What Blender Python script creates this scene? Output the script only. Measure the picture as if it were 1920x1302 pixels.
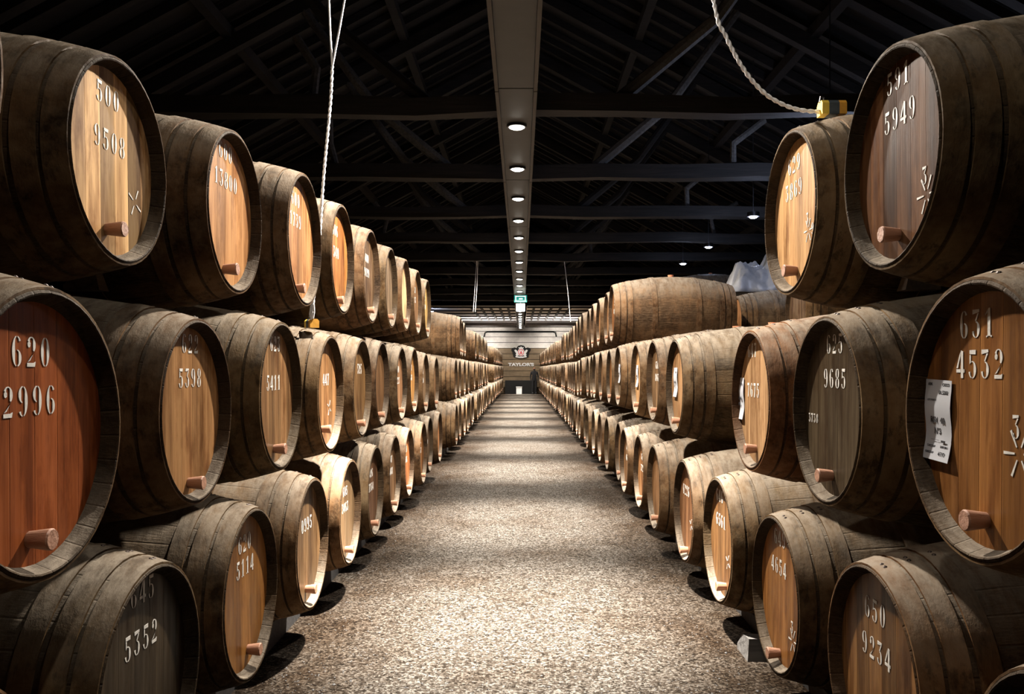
import bpy, math, random
from mathutils import Vector, Matrix

# ------------------------------------------------------------------ clear, camera, world, exposure
for o in list(bpy.data.objects):
    bpy.data.objects.remove(o)
SC = bpy.context.scene
COL = SC.collection
PI = math.pi
F = 1557.0            # focal length in px of the 1920 wide frame
U0, V0 = 977.0, 693.0 # vanishing point of the aisle
CAMZ = 1.5

cd = bpy.data.cameras.new('camera')
cam = bpy.data.objects.new('camera', cd)
COL.objects.link(cam)
cam.location = (0, 0, CAMZ)
cam.rotation_euler = (PI / 2, 0, 0)
cd.sensor_width = 36.0
cd.lens = F / 1920 * 36
cd.shift_x = -(U0 - 960) / 1920
cd.shift_y = (V0 - 651) / 1920
cd.clip_end = 200
cd.clip_start = 0.05
SC.camera = cam

SC.view_settings.view_transform = 'Standard'
SC.view_settings.look = 'None'
SC.view_settings.gamma = 1
SC.view_settings.use_curve_mapping = False
SC.view_settings.exposure = 0.0

W = bpy.data.worlds.new('world')
SC.world = W
W.use_nodes = True
W.node_tree.nodes['Background'].inputs[0].default_value = (0.35, 0.42, 0.6, 1)
W.node_tree.nodes['Background'].inputs[1].default_value = 0.0

LAMP_Z = 4.05
LAMP_Y0, LAMP_DY = 8.69, 1.83
LAMP_WIDE, LAMP_NARROW = 1650.0, 11000.0   # every second lamp throws a strong beam
AMBER = (1.0, 0.91, 0.80)
END_Y = 52.0

def light(kind, name, loc, energy, color, parent=None, rot=(0, 0, 0), **kw):
    d = bpy.data.lights.new(name, kind)
    d.energy = energy
    d.color = color
    for k, v in kw.items():
        setattr(d, k, v)
    o = bpy.data.objects.new(name, d)
    COL.objects.link(o)
    o.location = loc
    o.rotation_euler = rot
    if parent:
        o.parent = parent
    return o

rnd = random.Random(7)

# ------------------------------------------------------------------ materials
def new_mat(name):
    m = bpy.data.materials.new(name)
    m.use_nodes = True
    nt = m.node_tree
    b = nt.nodes['Principled BSDF']
    return m, nt, b

class N:
    """small node helper"""
    def __init__(s, nt): s.nt = nt
    def n(s, t, **kw):
        x = s.nt.nodes.new(t)
        for k, v in kw.items(): setattr(x, k, v)
        return x
    def link(s, a, b): s.nt.links.new(a, b)
    def val(s, sock, v):
        if isinstance(v, (int, float)): sock.default_value = v
        elif isinstance(v, (tuple, list)):
            sock.default_value = tuple(v) + ((1,) if len(v) == 3 and len(sock.default_value) == 4 else ())
        else: s.link(v, sock)
    def math(s, op, a, b=0.0, c=None, clamp=False):
        x = s.n('ShaderNodeMath', operation=op, use_clamp=clamp)
        s.val(x.inputs[0], a); s.val(x.inputs[1], b)
        if c is not None: s.val(x.inputs[2], c)
        return x.outputs[0]
    def mix(s, fac, a, b, mode='MIX'):
        x = s.n('ShaderNodeMix', data_type='RGBA', blend_type=mode)
        s.val(x.inputs[0], fac); s.val(x.inputs[6], a); s.val(x.inputs[7], b)
        return x.outputs[2]
    def noise(s, vec, scale, detail=4, rough=0.55, w=None):
        x = s.n('ShaderNodeTexNoise', noise_dimensions='4D' if w is not None else '3D')
        if vec is not None: s.link(vec, x.inputs['Vector'])
        x.inputs['Scale'].default_value = scale
        x.inputs['Detail'].default_value = detail
        x.inputs['Roughness'].default_value = rough
        if w is not None: s.val(x.inputs['W'], w)
        return x.outputs[0]
    def ramp(s, fac, stops):
        x = s.n('ShaderNodeValToRGB')
        el = x.color_ramp.elements
        while len(el) < len(stops): el.new(0.5)
        for e, (p, c) in zip(el, stops):
            e.position = p
            e.color = tuple(c) + (1,) if len(c) == 3 else c
        s.val(x.inputs[0], fac)
        return x.outputs[0]
    def mrange(s, v, a, b, c=0.0, d=1.0):
        x = s.n('ShaderNodeMapRange')
        s.val(x.inputs[0], v)
        for i, q in enumerate((a, b, c, d)): s.val(x.inputs[i + 1], q)
        return x.outputs[0]
    def attr(s, name, fac=True):
        x = s.n('ShaderNodeAttribute', attribute_type='OBJECT', attribute_name=name)
        return x.outputs['Fac'] if fac else x.outputs['Color']
    def mapping(s, vec, scale):
        x = s.n('ShaderNodeMapping')
        s.link(vec, x.inputs[0])
        x.inputs['Scale'].default_value = scale
        return x.outputs[0]
    def bump(s, h, strength, dist, normal=None):
        x = s.n('ShaderNodeBump')
        x.inputs['Strength'].default_value = strength
        x.inputs['Distance'].default_value = dist
        s.link(h, x.inputs['Height'])
        if normal is not None: s.link(normal, x.inputs['Normal'])
        return x.outputs[0]

BLH = 0.715
def stave_material(name, hoop=False):
    m, nt, b = new_mat(name)
    q = N(nt)
    co = q.n('ShaderNodeTexCoord').outputs['Object']
    seed = q.attr('seed')
    tone = q.attr('shell_tone', False)
    sep = q.n('ShaderNodeSeparateXYZ'); q.link(co, sep.inputs[0])
    ang = q.math('ARCTAN2', sep.outputs[1], sep.outputs[2])
    k = q.math('MULTIPLY', ang, 30 / (2 * PI))
    fl = q.math('FLOOR', k)
    wn = q.n('ShaderNodeTexWhiteNoise', noise_dimensions='2D')
    cx = q.n('ShaderNodeCombineXYZ'); q.link(fl, cx.inputs[0]); q.link(seed, cx.inputs[1])
    q.link(cx.outputs[0], wn.inputs['Vector'])
    plank = wn.outputs[0]
    blotch = q.noise(co, 3.2, 6, 0.62, w=seed)
    grime = q.noise(q.mapping(co, (5, 1.6, 1.6)), 5.5, 7, 0.7, w=seed)
    fine = q.noise(q.mapping(co, (1.0, 7, 7)) if not hoop else co, 20, 5, 0.65, w=seed)
    base = q.ramp(blotch, [(0.38, (0.010, 0.006, 0.004)), (0.47, (0.055, 0.035, 0.021)), (0.54, (0.145, 0.096, 0.056)), (0.66, (0.30, 0.225, 0.150))])
    base = q.mix(q.math('MULTIPLY', grime, 0.75), base, (0.05, 0.033, 0.02), 'MIX') if not hoop else \
        q.mix(q.math('MULTIPLY', grime, 0.55), base, (0.20, 0.115, 0.060), 'MIX')
    rust = q.noise(q.mapping(co, (2.2, 1, 1)), 7.5, 6, 0.72, w=q.math('ADD', seed, 3.0))
    base = q.mix(q.mrange(rust, 0.52, 0.62, 0.0, 0.50), base, (0.17, 0.098, 0.050))
    base = q.mix(q.mrange(rust, 0.47, 0.40, 0.0, 0.65), base, (0.018, 0.013, 0.010))
    base = q.mix(q.mrange(fine, 0.42, 0.68, 0.0, 0.5), base, (0.25, 0.185, 0.125))
    if not hoop:
        base = q.mix(0.22, base, q.mix(plank, (0.02, 0.013, 0.008), (0.30, 0.20, 0.12)))
    base = q.mix(1.0, base, tone, 'MULTIPLY')
    base = q.mix(1.0, base, (0.56, 0.515, 0.46), 'MULTIPLY')
    if not hoop:
        # black grime caught between the hoops near either end
        ax = q.math('SUBTRACT', BLH, q.math('ABSOLUTE', q.math('ADD', sep.outputs[0], BLH)))
        near = q.mrange(ax, 0.20, 0.26, 0.55, 0.0)
        base = q.mix(near, base, (0.012, 0.009, 0.007))
    # settled dust lies on what faces up
    nz = q.n('ShaderNodeSeparateXYZ'); q.link(q.n('ShaderNodeNewGeometry').outputs['Normal'], nz.inputs[0])
    dust = q.math('MULTIPLY', q.mrange(nz.outputs[2], 0.30, 0.92, 0.0, 0.85), q.mrange(grime, 0.38, 0.60, 0.30, 1.0))
    base = q.mix(dust, base, (0.225, 0.19, 0.148))
    q.link(base, b.inputs['Base Color'])
    b.inputs['Roughness'].default_value = 0.62 if not hoop else 0.55
    q.link(q.mrange(fine, 0.3, 0.7, 0.85, 0.5), b.inputs['Roughness'])
    b.inputs['Specular IOR Level'].default_value = 0.3
    b.inputs['IOR'].default_value = 1.14      # dry dusty wood, hardly any sheen at a glancing view
    seam = q.math('ABSOLUTE', q.math('SUBTRACT', q.math('FRACT', k), 0.5))
    seam = q.mrange(seam, 0.44, 0.5, 1.0, 0.0)
    h = q.math('ADD', q.math('MULTIPLY', fine, 0.35), q.math('MULTIPLY', grime, 0.6))
    if not hoop: h = q.math('ADD', h, q.math('MULTIPLY', seam, 0.22))
    q.link(q.bump(h, 0.9, 0.010), b.inputs['Normal'])
    return m

def head_material(name):
    m, nt, b = new_mat(name)
    q = N(nt)
    co = q.n('ShaderNodeTexCoord').outputs['Object']
    seed = q.attr('seed'); tone = q.attr('head_tone', False); con = q.attr('contrast'); gloss = q.attr('gloss')
    sep = q.n('ShaderNodeSeparateXYZ'); q.link(co, sep.inputs[0])
    wob = q.noise(q.mapping(co, (1, 1, 0.6)), 1.5, 2, 0.5, w=seed)
    yy = q.math('ADD', sep.outputs[1], q.math('MULTIPLY', wob, 0.012))
    k = q.math('ADD', q.math('MULTIPLY', yy, 10.5), q.math('MULTIPLY', seed, 3.7))
    fl = q.math('FLOOR', k)
    wn = q.n('ShaderNodeTexWhiteNoise', noise_dimensions='2D')
    cx = q.n('ShaderNodeCombineXYZ'); q.link(fl, cx.inputs[0]); q.link(seed, cx.inputs[1]); q.link(cx.outputs[0], wn.inputs['Vector'])
    # golden-ratio steps keep neighbouring planks unlike each other
    pl = q.math('FRACT', q.math('ADD', q.math('MULTIPLY', fl, 0.381966), q.math('MULTIPLY', wn.outputs[0], 0.25)))
    streak = q.noise(q.mapping(co, (1, 26, 1.1)), 1.6, 7, 0.65, w=seed)
    broad = q.noise(q.mapping(co, (1, 7.5, 0.8)), 2.2, 5, 0.62, w=q.math('ADD', seed, 11.0))
    stain = q.noise(q.mapping(co, (1, 3.2, 1.0)), 2.6, 6, 0.68, w=q.math('ADD', seed, 5.0))
    bright = q.math('MULTIPLY_ADD', q.math('SUBTRACT', pl, 0.5), con, 1.0)
    g = q.n('ShaderNodeCombineColor')
    for i in range(3): q.link(bright, g.inputs[i])
    col = q.mix(1.0, q.mix(1.0, tone, (0.66, 0.585, 0.485), 'MULTIPLY'), g.outputs[0], 'MULTIPLY')
    col = q.mix(q.mrange(streak, 0.42, 0.62, 0.0, 0.5), col, q.mix(1.0, col, (0.42, 0.33, 0.27), 'MULTIPLY'))
    col = q.mix(q.mrange(streak, 0.58, 0.75, 0.0, 0.35), col, q.mix(0.12, q.mix(1.0, col, (1.4, 1.3, 1.2), 'MULTIPLY'), (0.34, 0.225, 0.13)))
    col = q.mix(q.mrange(stain, 0.50, 0.66, 0.0, 0.80), col, q.mix(1.0, col, (0.35, 0.22, 0.13), 'MULTIPLY'))
    col = q.mix(q.mrange(broad, 0.50, 0.60, 0.0, 0.62), col, q.mix(1.0, col, (0.40, 0.30, 0.22), 'MULTIPLY'))
    col = q.mix(q.mrange(broad, 0.46, 0.38, 0.0, 0.40), col, q.mix(0.10, q.mix(1.0, col, (1.45, 1.4, 1.35), 'MULTIPLY'), (0.36, 0.27, 0.17)))
    q.link(col, b.inputs['Base Color'])
    q.link(q.mrange(streak, 0.3, 0.7, 0.30, 0.58), b.inputs['Roughness'])
    q.link(q.math('MULTIPLY', q.mrange(broad, 0.42, 0.56, 0.25, 1.0), q.math('MULTIPLY', q.math('MULTIPLY', gloss, gloss), 0.55)), b.inputs['Coat Weight'])
    b.inputs['Specular IOR Level'].default_value = 0.3
    b.inputs['IOR'].default_value = 1.14      # dry dusty wood, hardly any sheen at a glancing view
    b.inputs['Coat Roughness'].default_value = 0.22
    seam = q.mrange(q.math('ABSOLUTE', q.math('SUBTRACT', q.math('FRACT', k), 0.5)), 0.475, 0.5, 1.0, 0.0)
    h = q.math('ADD', q.math('MULTIPLY', streak, 0.35), q.math('MULTIPLY', seam, 0.5))
    nb = q.bump(h, 0.8, 0.004)
    q.link(nb, b.inputs['Normal'])
    q.link(q.bump(q.math('ADD', q.math('MULTIPLY', streak, 0.6), stain), 0.6, 0.004), b.inputs['Coat Normal'])
    return m

def plain(name, col, rough=0.6, metal=0.0, var=0.25, scale=12.0, bump=0.25, emis=None):
    m, nt, b = new_mat(name)
    q = N(nt)
    co = q.n('ShaderNodeTexCoord').outputs['Object']
    n = q.noise(co, scale, 5, 0.6)
    dark = tuple(c * (1 - var) for c in col); lite = tuple(min(1, c * (1 + var)) for c in col)
    q.link(q.ramp(n, [(0.3, dark), (0.7, lite)]), b.inputs['Base Color'])
    b.inputs['Roughness'].default_value = rough
    b.inputs['Metallic'].default_value = metal
    if bump: q.link(q.bump(n, bump, 0.006), b.inputs['Normal'])
    if emis:
        b.inputs['Emission Color'].default_value = emis[:3] + (1,)
        b.inputs['Emission Strength'].default_value = emis[3]
    return m

def timber(name, a, b_, rough=0.8, axis=(14, 0.9, 14), scale=2.0):
    m, nt, b = new_mat(name)
    q = N(nt)
    co = q.n('ShaderNodeTexCoord').outputs['Object']
    g = q.noise(q.mapping(co, axis), scale, 7, 0.65)
    big = q.noise(co, 1.3, 4, 0.6)
    c = q.mix(q.mrange(g, 0.35, 0.65), a, b_)
    c = q.mix(q.mrange(big, 0.4, 0.7, 0, 0.6), c, tuple(x * 0.45 for x in a))
    q.link(c, b.inputs['Base Color'])
    b.inputs['Roughness'].default_value = rough
    q.link(q.bump(g, 0.6, 0.008), b.inputs['Normal'])
    return m

def floor_material():
    m, nt, b = new_mat('packed grit floor')
    q = N(nt)
    co = q.n('ShaderNodeTexCoord').outputs['Object']
    grain = q.n('ShaderNodeTexVoronoi'); q.link(co, grain.inputs['Vector']); grain.inputs['Scale'].default_value = 95
    grain2 = q.n('ShaderNodeTexVoronoi'); q.link(co, grain2.inputs['Vector']); grain2.inputs['Scale'].default_value = 48
    sepc = q.n('ShaderNodeSeparateColor'); q.link(grain.outputs['Color'], sepc.inputs[0])
    sepd = q.n('ShaderNodeSeparateColor'); q.link(grain2.outputs['Color'], sepd.inputs[0])
    fine = q.noise(co, 130, 6, 0.75)
    med = q.noise(co, 17, 6, 0.72)
    big = q.noise(co, 1.15, 5, 0.62)
    big2 = q.noise(q.mapping(co, (1, 0.6, 1)), 2.6, 5, 0.66)
    c = q.ramp(sepc.outputs[0], [(0.0, (0.05, 0.038, 0.028)), (0.25, (0.22, 0.175, 0.135)), (0.65, (0.46, 0.39, 0.315)), (0.92, (0.95, 0.88, 0.78))])
    c = q.mix(q.mrange(med, 0.52, 0.66, 0, 0.65), c, (0.11, 0.08, 0.058))
    c = q.mix(q.mrange(fine, 0.50, 0.66, 0, 0.55), c, (0.10, 0.077, 0.06))
    c = q.mix(q.mrange(sepd.outputs[1], 0.90, 0.98, 0, 0.75), c, (0.06, 0.045, 0.033))
    c = q.mix(q.mrange(big, 0.47, 0.68, 0, 0.65), c, q.mix(1.0, c, (0.50, 0.38, 0.28), 'MULTIPLY'))
    c = q.mix(q.mrange(big2, 0.56, 0.72, 0, 0.45), c, q.mix(1.0, c, (0.42, 0.34, 0.28), 'MULTIPLY'))
    # floor turns darker and browner towards the feet of the stacks
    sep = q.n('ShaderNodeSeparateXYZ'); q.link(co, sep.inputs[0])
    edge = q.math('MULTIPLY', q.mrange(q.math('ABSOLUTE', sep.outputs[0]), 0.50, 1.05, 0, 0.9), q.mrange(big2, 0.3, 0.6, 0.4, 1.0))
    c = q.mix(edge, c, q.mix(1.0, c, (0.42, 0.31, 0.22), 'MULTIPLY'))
    c = q.mix(1.0, c, (0.122, 0.125, 0.128), 'MULTIPLY')
    q.link(c, b.inputs['Base Color'])
    b.inputs['Roughness'].default_value = 0.9
    b.inputs['Specular IOR Level'].default_value = 0.3
    b.inputs['IOR'].default_value = 1.12
    h = q.math('ADD', q.math('MULTIPLY', sepc.outputs[1], 0.45), q.math('ADD', q.math('MULTIPLY', fine, 0.5), q.math('MULTIPLY', med, 1.3)))
    q.link(q.bump(h, 0.9, 0.012), b.inputs['Normal'])
    return m

M = {}
M['stave'] = stave_material('weathered oak staves')
M['hoop'] = stave_material('rusty dusty hoop iron', True)
M['head'] = head_material('varnished oak head planks')
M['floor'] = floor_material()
M['peg'] = timber('turned wooden peg', (0.34, 0.155, 0.085), (0.48, 0.25, 0.155), 0.6, (2, 10, 10), 5)
M['bung'] = plain('reddish bung', (0.42, 0.15, 0.07), 0.7)
M['rivet'] = plain('dark rivet iron', (0.035, 0.022, 0.016), 0.5, 0.6)
M['paint'] = plain('white stencil paint', (0.58, 0.56, 0.52), 0.6, 0, 0.18, 60, 0.1)
M['paper'] = plain('white label paper', (0.40, 0.41, 0.44), 0.6, 0, 0.05, 8, 0.15)
M['ink'] = plain('black label ink', (0.02, 0.02, 0.025), 0.6, 0, 0.1)
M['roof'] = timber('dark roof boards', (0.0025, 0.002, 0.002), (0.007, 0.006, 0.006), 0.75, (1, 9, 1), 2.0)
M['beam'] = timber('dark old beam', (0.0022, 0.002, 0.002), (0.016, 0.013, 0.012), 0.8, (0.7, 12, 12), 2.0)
M['strut'] = timber('pale peeled strut', (0.05, 0.047, 0.045), (0.12, 0.115, 0.11), 0.8)
M['trough'] = plain('grey painted lamp board', (0.030, 0.0295, 0.0285), 0.55, 0, 0.15, 5, 0.1)
M['trough_edge'] = plain('brown lamp board edge', (0.035, 0.028, 0.023), 0.6, 0, 0.2, 5)
M['diffuser'] = plain('lit lamp diffuser', (0.9, 0.9, 0.9), 0.4, 0, 0, 5, 0, (1.0, 0.93, 0.82, 26.0))
M['diffuser_blue'] = plain('lit cool lamp diffuser', (0.9, 0.9, 0.9), 0.4, 0, 0, 5, 0, (0.60, 0.66, 1.0, 22.0))
M['chink'] = plain('daylight chink', (0.9, 0.9, 0.9), 0.4, 0, 0, 5, 0, (0.55, 0.62, 1.0, 6.0))
M['white_ceiling'] = timber('whitewashed ceiling boards', (0.72, 0.68, 0.64), (0.82, 0.79, 0.76), 0.8, (8, 0.5, 8))
M['wallwood'] = timber('honey wall planks', (0.17, 0.115, 0.060), (0.27, 0.195, 0.115), 0.55, (0.8, 10, 10), 2.0)
M['darkwall'] = plain('unlit plaster wall', (0.015, 0.014, 0.014), 0.9, 0, 0.3, 2)
M['rope'] = plain('white nylon rope', (0.93, 0.92, 0.92), 0.6, 0, 0.1, 60, 0.2)
M['yellow'] = plain('yellow foam', (0.80, 0.56, 0.06), 0.7, 0, 0.12, 30)
M['orange'] = plain('orange foam', (0.62, 0.30, 0.03), 0.7, 0, 0.12, 30)
M['slate'] = plain('dark slate rubber', (0.055, 0.07, 0.08), 0.6, 0, 0.2, 30)
M['black'] = plain('black board', (0.003, 0.003, 0.003), 0.8, 0, 0.2, 10)
M['white'] = plain('white board', (0.70, 0.70, 0.70), 0.5, 0, 0.08, 10)
M['red'] = plain('pink red enamel', (0.62, 0.07, 0.09), 0.5, 0, 0.1, 10)
M['signwhite'] = plain('lit white sign', (0.9, 0.95, 0.92), 0.5, 0, 0, 10, 0, (0.78, 1.0, 0.95, 2.2))
M['signgreen'] = plain('lit green sign', (0.02, 0.30, 0.25), 0.5, 0, 0, 10, 0, (0.02, 0.42, 0.36, 0.55))
M['tarp'] = plain('pale grey plastic sheet', (0.27, 0.27, 0.28), 0.45, 0, 0.25, 5, 0.5)
M['stone'] = plain('gravel stone', (0.055, 0.054, 0.054), 0.8, 0, 0.45, 30, 0.4)
M['cloth_dark'] = plain('dark clothing', (0.006, 0.006, 0.008), 0.9, 0, 0.2, 20)
M['skin'] = plain('skin', (0.42, 0.20, 0.12), 0.6, 0, 0.1, 20)
M['metal'] = plain('dark metal', (0.05, 0.05, 0.055), 0.4, 0.8, 0.2, 10)

# ------------------------------------------------------------------ mesh helpers
class MB:
    def __init__(s):
        s.v, s.f, s.mi, s.cur, s.smooth = [], [], [], 0, []
    def face(s, idx, sm=False):
        s.f.append(tuple(idx)); s.mi.append(s.cur); s.smooth.append(sm)
    def box(s, x0, x1, y0, y1, z0, z1):
        n = len(s.v)
        s.v += [(x0, y0, z0), (x1, y0, z0), (x1, y1, z0), (x0, y1, z0), (x0, y0, z1), (x1, y0, z1), (x1, y1, z1), (x0, y1, z1)]
        for q in ((0, 3, 2, 1), (4, 5, 6, 7), (0, 1, 5, 4), (1, 2, 6, 5), (2, 3, 7, 6), (3, 0, 4, 7)):
            s.face([n + i for i in q])
    def bar(s, p, q, w, h=None, up=(0, 0, 1)):
        """square-section bar from p to q"""
        h = w if h is None else h
        p, q = Vector(p), Vector(q)
        d = (q - p).normalized(); u = Vector(up)
        if abs(d.dot(u)) > 0.98: u = Vector((0, 1, 0))
        a = d.cross(u).normalized() * w / 2; b = a.cross(d).normalized() * h / 2
        n = len(s.v)
        for c in (p, q):
            for e in (-a - b, a - b, a + b, -a + b): s.v.append(tuple(c + e))
        for k in ((3, 2, 1, 0), (4, 5, 6, 7), (0, 1, 5, 4), (1, 2, 6, 5), (2, 3, 7, 6), (3, 0, 4, 7)):
            s.face([n + i for i in k])
    def tube(s, pts, r, seg=8, cap=True):
        pts = [Vector(p) for p in pts]
        rs = r if isinstance(r, (list, tuple)) else [r] * len(pts)
        n0 = len(s.v); prev = None
        for i, p in enumerate(pts):
            d = (pts[min(i + 1, len(pts) - 1)] - pts[max(i - 1, 0)]).normalized()
            if prev is None:
                a = d.cross(Vector((0, 0, 1)) if abs(d.z) < 0.95 else Vector((0, 1, 0))).normalized()
            else:
                a = (prev - d * prev.dot(d)).normalized()
            prev = a; b = d.cross(a)
            for k in range(seg):
                t = 2 * PI * k / seg
                s.v.append(tuple(p + (a * math.cos(t) + b * math.sin(t)) * rs[i]))
        for i in range(len(pts) - 1):
            for k in range(seg):
                k2 = (k + 1) % seg
                s.face((n0 + i * seg + k, n0 + i * seg + k2, n0 + (i + 1) * seg + k2, n0 + (i + 1) * seg + k), True)
        if cap:
            s.face([n0 + k for k in range(seg)][::-1])
            s.face([n0 + (len(pts) - 1) * seg + k for k in range(seg)])
    def lathe_x(s, prof, seg=48, closed=False):
        """profile of (x, r) turned about the local x axis"""
        n0 = len(s.v)
        for (x, r) in prof:
            for k in range(seg):
                t = 2 * PI * k / seg
                s.v.append((x, r * math.sin(t), r * math.cos(t)))
        m = len(prof)
        for i in range(m if closed else m - 1):
            j = (i + 1) % m
            for k in range(seg):
                k2 = (k + 1) % seg
                s.face((n0 + i * seg + k, n0 + j * seg + k, n0 + j * seg + k2, n0 + i * seg + k2), True)
        return n0
    def poly_yz(s, pts, x0, x1):
        """flat outline in y,z given thickness from x0 to x1 (x1 is the front)"""
        n = len(s.v); m = len(pts)
        s.v += [(x0, y, z) for y, z in pts] + [(x1, y, z) for y, z in pts]
        s.face([n + m + i for i in range(m)])
        s.face([n + i for i in range(m)][::-1])
        for i in range(m):
            j = (i + 1) % m
            s.face((n + i, n + j, n + m + j, n + m + i))
    def build(s, name, mats, parent=None, autosmooth=None):
        me = bpy.data.meshes.new(name)
        me.from_pydata(s.v, [], s.f)
        for mt in (mats if isinstance(mats, (list, tuple)) else [mats]): me.materials.append(mt)
        me.polygons.foreach_set('material_index', s.mi)
        me.polygons.foreach_set('use_smooth', s.smooth)
        me.set_sharp_from_angle(angle=autosmooth or math.radians(32))
        me.update()
        o = bpy.data.objects.new(name, me)
        COL.objects.link(o)
        if parent is not None: o.parent = parent
        return o

def tag(o, label=None, cat=None, group=None, kind=None):
    if label: o['label'] = label
    if cat: o['category'] = cat
    if group: o['group'] = group
    if kind: o['kind'] = kind
    return o

def empty(name, loc=(0, 0, 0), rz=0.0):
    o = bpy.data.objects.new(name, None)
    COL.objects.link(o)
    o.location = loc; o.rotation_euler = (0, 0, rz)
    o.empty_display_size = 0.2
    return o

# ------------------------------------------------------------------ setting: floor, walls, roof
ROOF_W, EAVE_Z, RIDGE_Z = 8.0, 4.5, 8.8
Y0, Y1 = -3.0, END_Y
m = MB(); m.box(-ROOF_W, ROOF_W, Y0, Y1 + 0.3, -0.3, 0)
tag(m.build('floor', M['floor']), kind='structure')
m = MB(); m.box(-ROOF_W - 0.3, -ROOF_W, Y0, Y1 + 0.3, 0, EAVE_Z + 0.1); tag(m.build('wall_left', M['darkwall']), kind='structure')
m = MB(); m.box(ROOF_W, ROOF_W + 0.3, Y0, Y1 + 0.3, 0, EAVE_Z + 0.1); tag(m.build('wall_right', M['darkwall']), kind='structure')
m = MB(); m.poly_yz([(-ROOF_W, 0), (ROOF_W, 0), (ROOF_W, EAVE_Z), (0, RIDGE_Z), (-ROOF_W, EAVE_Z)], 0, 0.3)
o = m.build('wall_front', M['darkwall']); o.rotation_euler = (0, 0, PI / 2); o.location = (0, Y0, 0); tag(o, kind='structure')
# back wall: horizontal planks
m = MB()
z = 0.0
while z < RIDGE_Z - 0.1:
    hw = ROOF_W if z + 0.33 < EAVE_Z else ROOF_W * max(0.02, (RIDGE_Z - z - 0.33) / (RIDGE_Z - EAVE_Z))
    m.cur = 2 if z > 2.75 else 0
    m.box(-hw, hw, END_Y - 0.05, END_Y, z, z + 0.325)
    z += 0.355
m.cur = 1
n = len(m.v)
m.v += [(-ROOF_W, END_Y, 0), (ROOF_W, END_Y, 0), (ROOF_W, END_Y, EAVE_Z), (0, END_Y, RIDGE_Z), (-ROOF_W, END_Y, EAVE_Z),
        (-ROOF_W, END_Y + 0.3, 0), (ROOF_W, END_Y + 0.3, 0), (ROOF_W, END_Y + 0.3, EAVE_Z), (0, END_Y + 0.3, RIDGE_Z), (-ROOF_W, END_Y + 0.3, EAVE_Z)]
m.face([n, n + 1, n + 2, n + 3, n + 4]); m.face([n + 9, n + 8, n + 7, n + 6, n + 5])
tag(m.build('wall_back', [M['wallwood'], M['black'], M['white_ceiling']]), kind='structure')

# roof skin, two slopes
m = MB()
for sx in (-1, 1):
    n = len(m.v)
    for (x, z) in ((0, RIDGE_Z), (sx * (ROOF_W + 0.3), EAVE_Z - 0.1), (sx * (ROOF_W + 0.3), EAVE_Z + 0.1), (0, RIDGE_Z + 0.2)):
        m.v += [(x, Y0, z), (x, Y1 + 0.3, z)]
    for q in ((0, 1, 3, 2), (2, 3, 5, 4), (4, 5, 7, 6)): m.face([n + i for i in q])
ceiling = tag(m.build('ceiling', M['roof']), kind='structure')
def roof_z(x): return RIDGE_Z - abs(x) * (RIDGE_Z - EAVE_Z) / ROOF_W
rest = MB(); cnt = 0
yy = 4.0
while yy < 51.5:
    for sx in (-1, 1):
        mb = rest if cnt >= 98 else MB()
        w = rnd.uniform(0.07, 0.11)
        mb.bar((sx * 0.12, yy, roof_z(0.12) - 0.07), (sx * (ROOF_W - 0.1), yy + rnd.uniform(-0.05, 0.05), roof_z(ROOF_W - 0.1) - 0.07), w, w * 1.25)
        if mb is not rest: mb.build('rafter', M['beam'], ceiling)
        cnt += 1
    yy += rnd.uniform(0.48, 0.62)
o = rest.build('rafter', M['beam'], ceiling); o['kind'] = 'stuff'
for x in (-6.2, -4.2, -2.1, 0.0, 2.1, 4.2, 6.2):
    mb = MB(); zz = roof_z(x) - 0.21
    mb.bar((x, Y0 + 0.1, zz), (x, Y1 - 0.1, zz), 0.14, 0.16); mb.build('purlin', M['beam'], ceiling)

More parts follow.
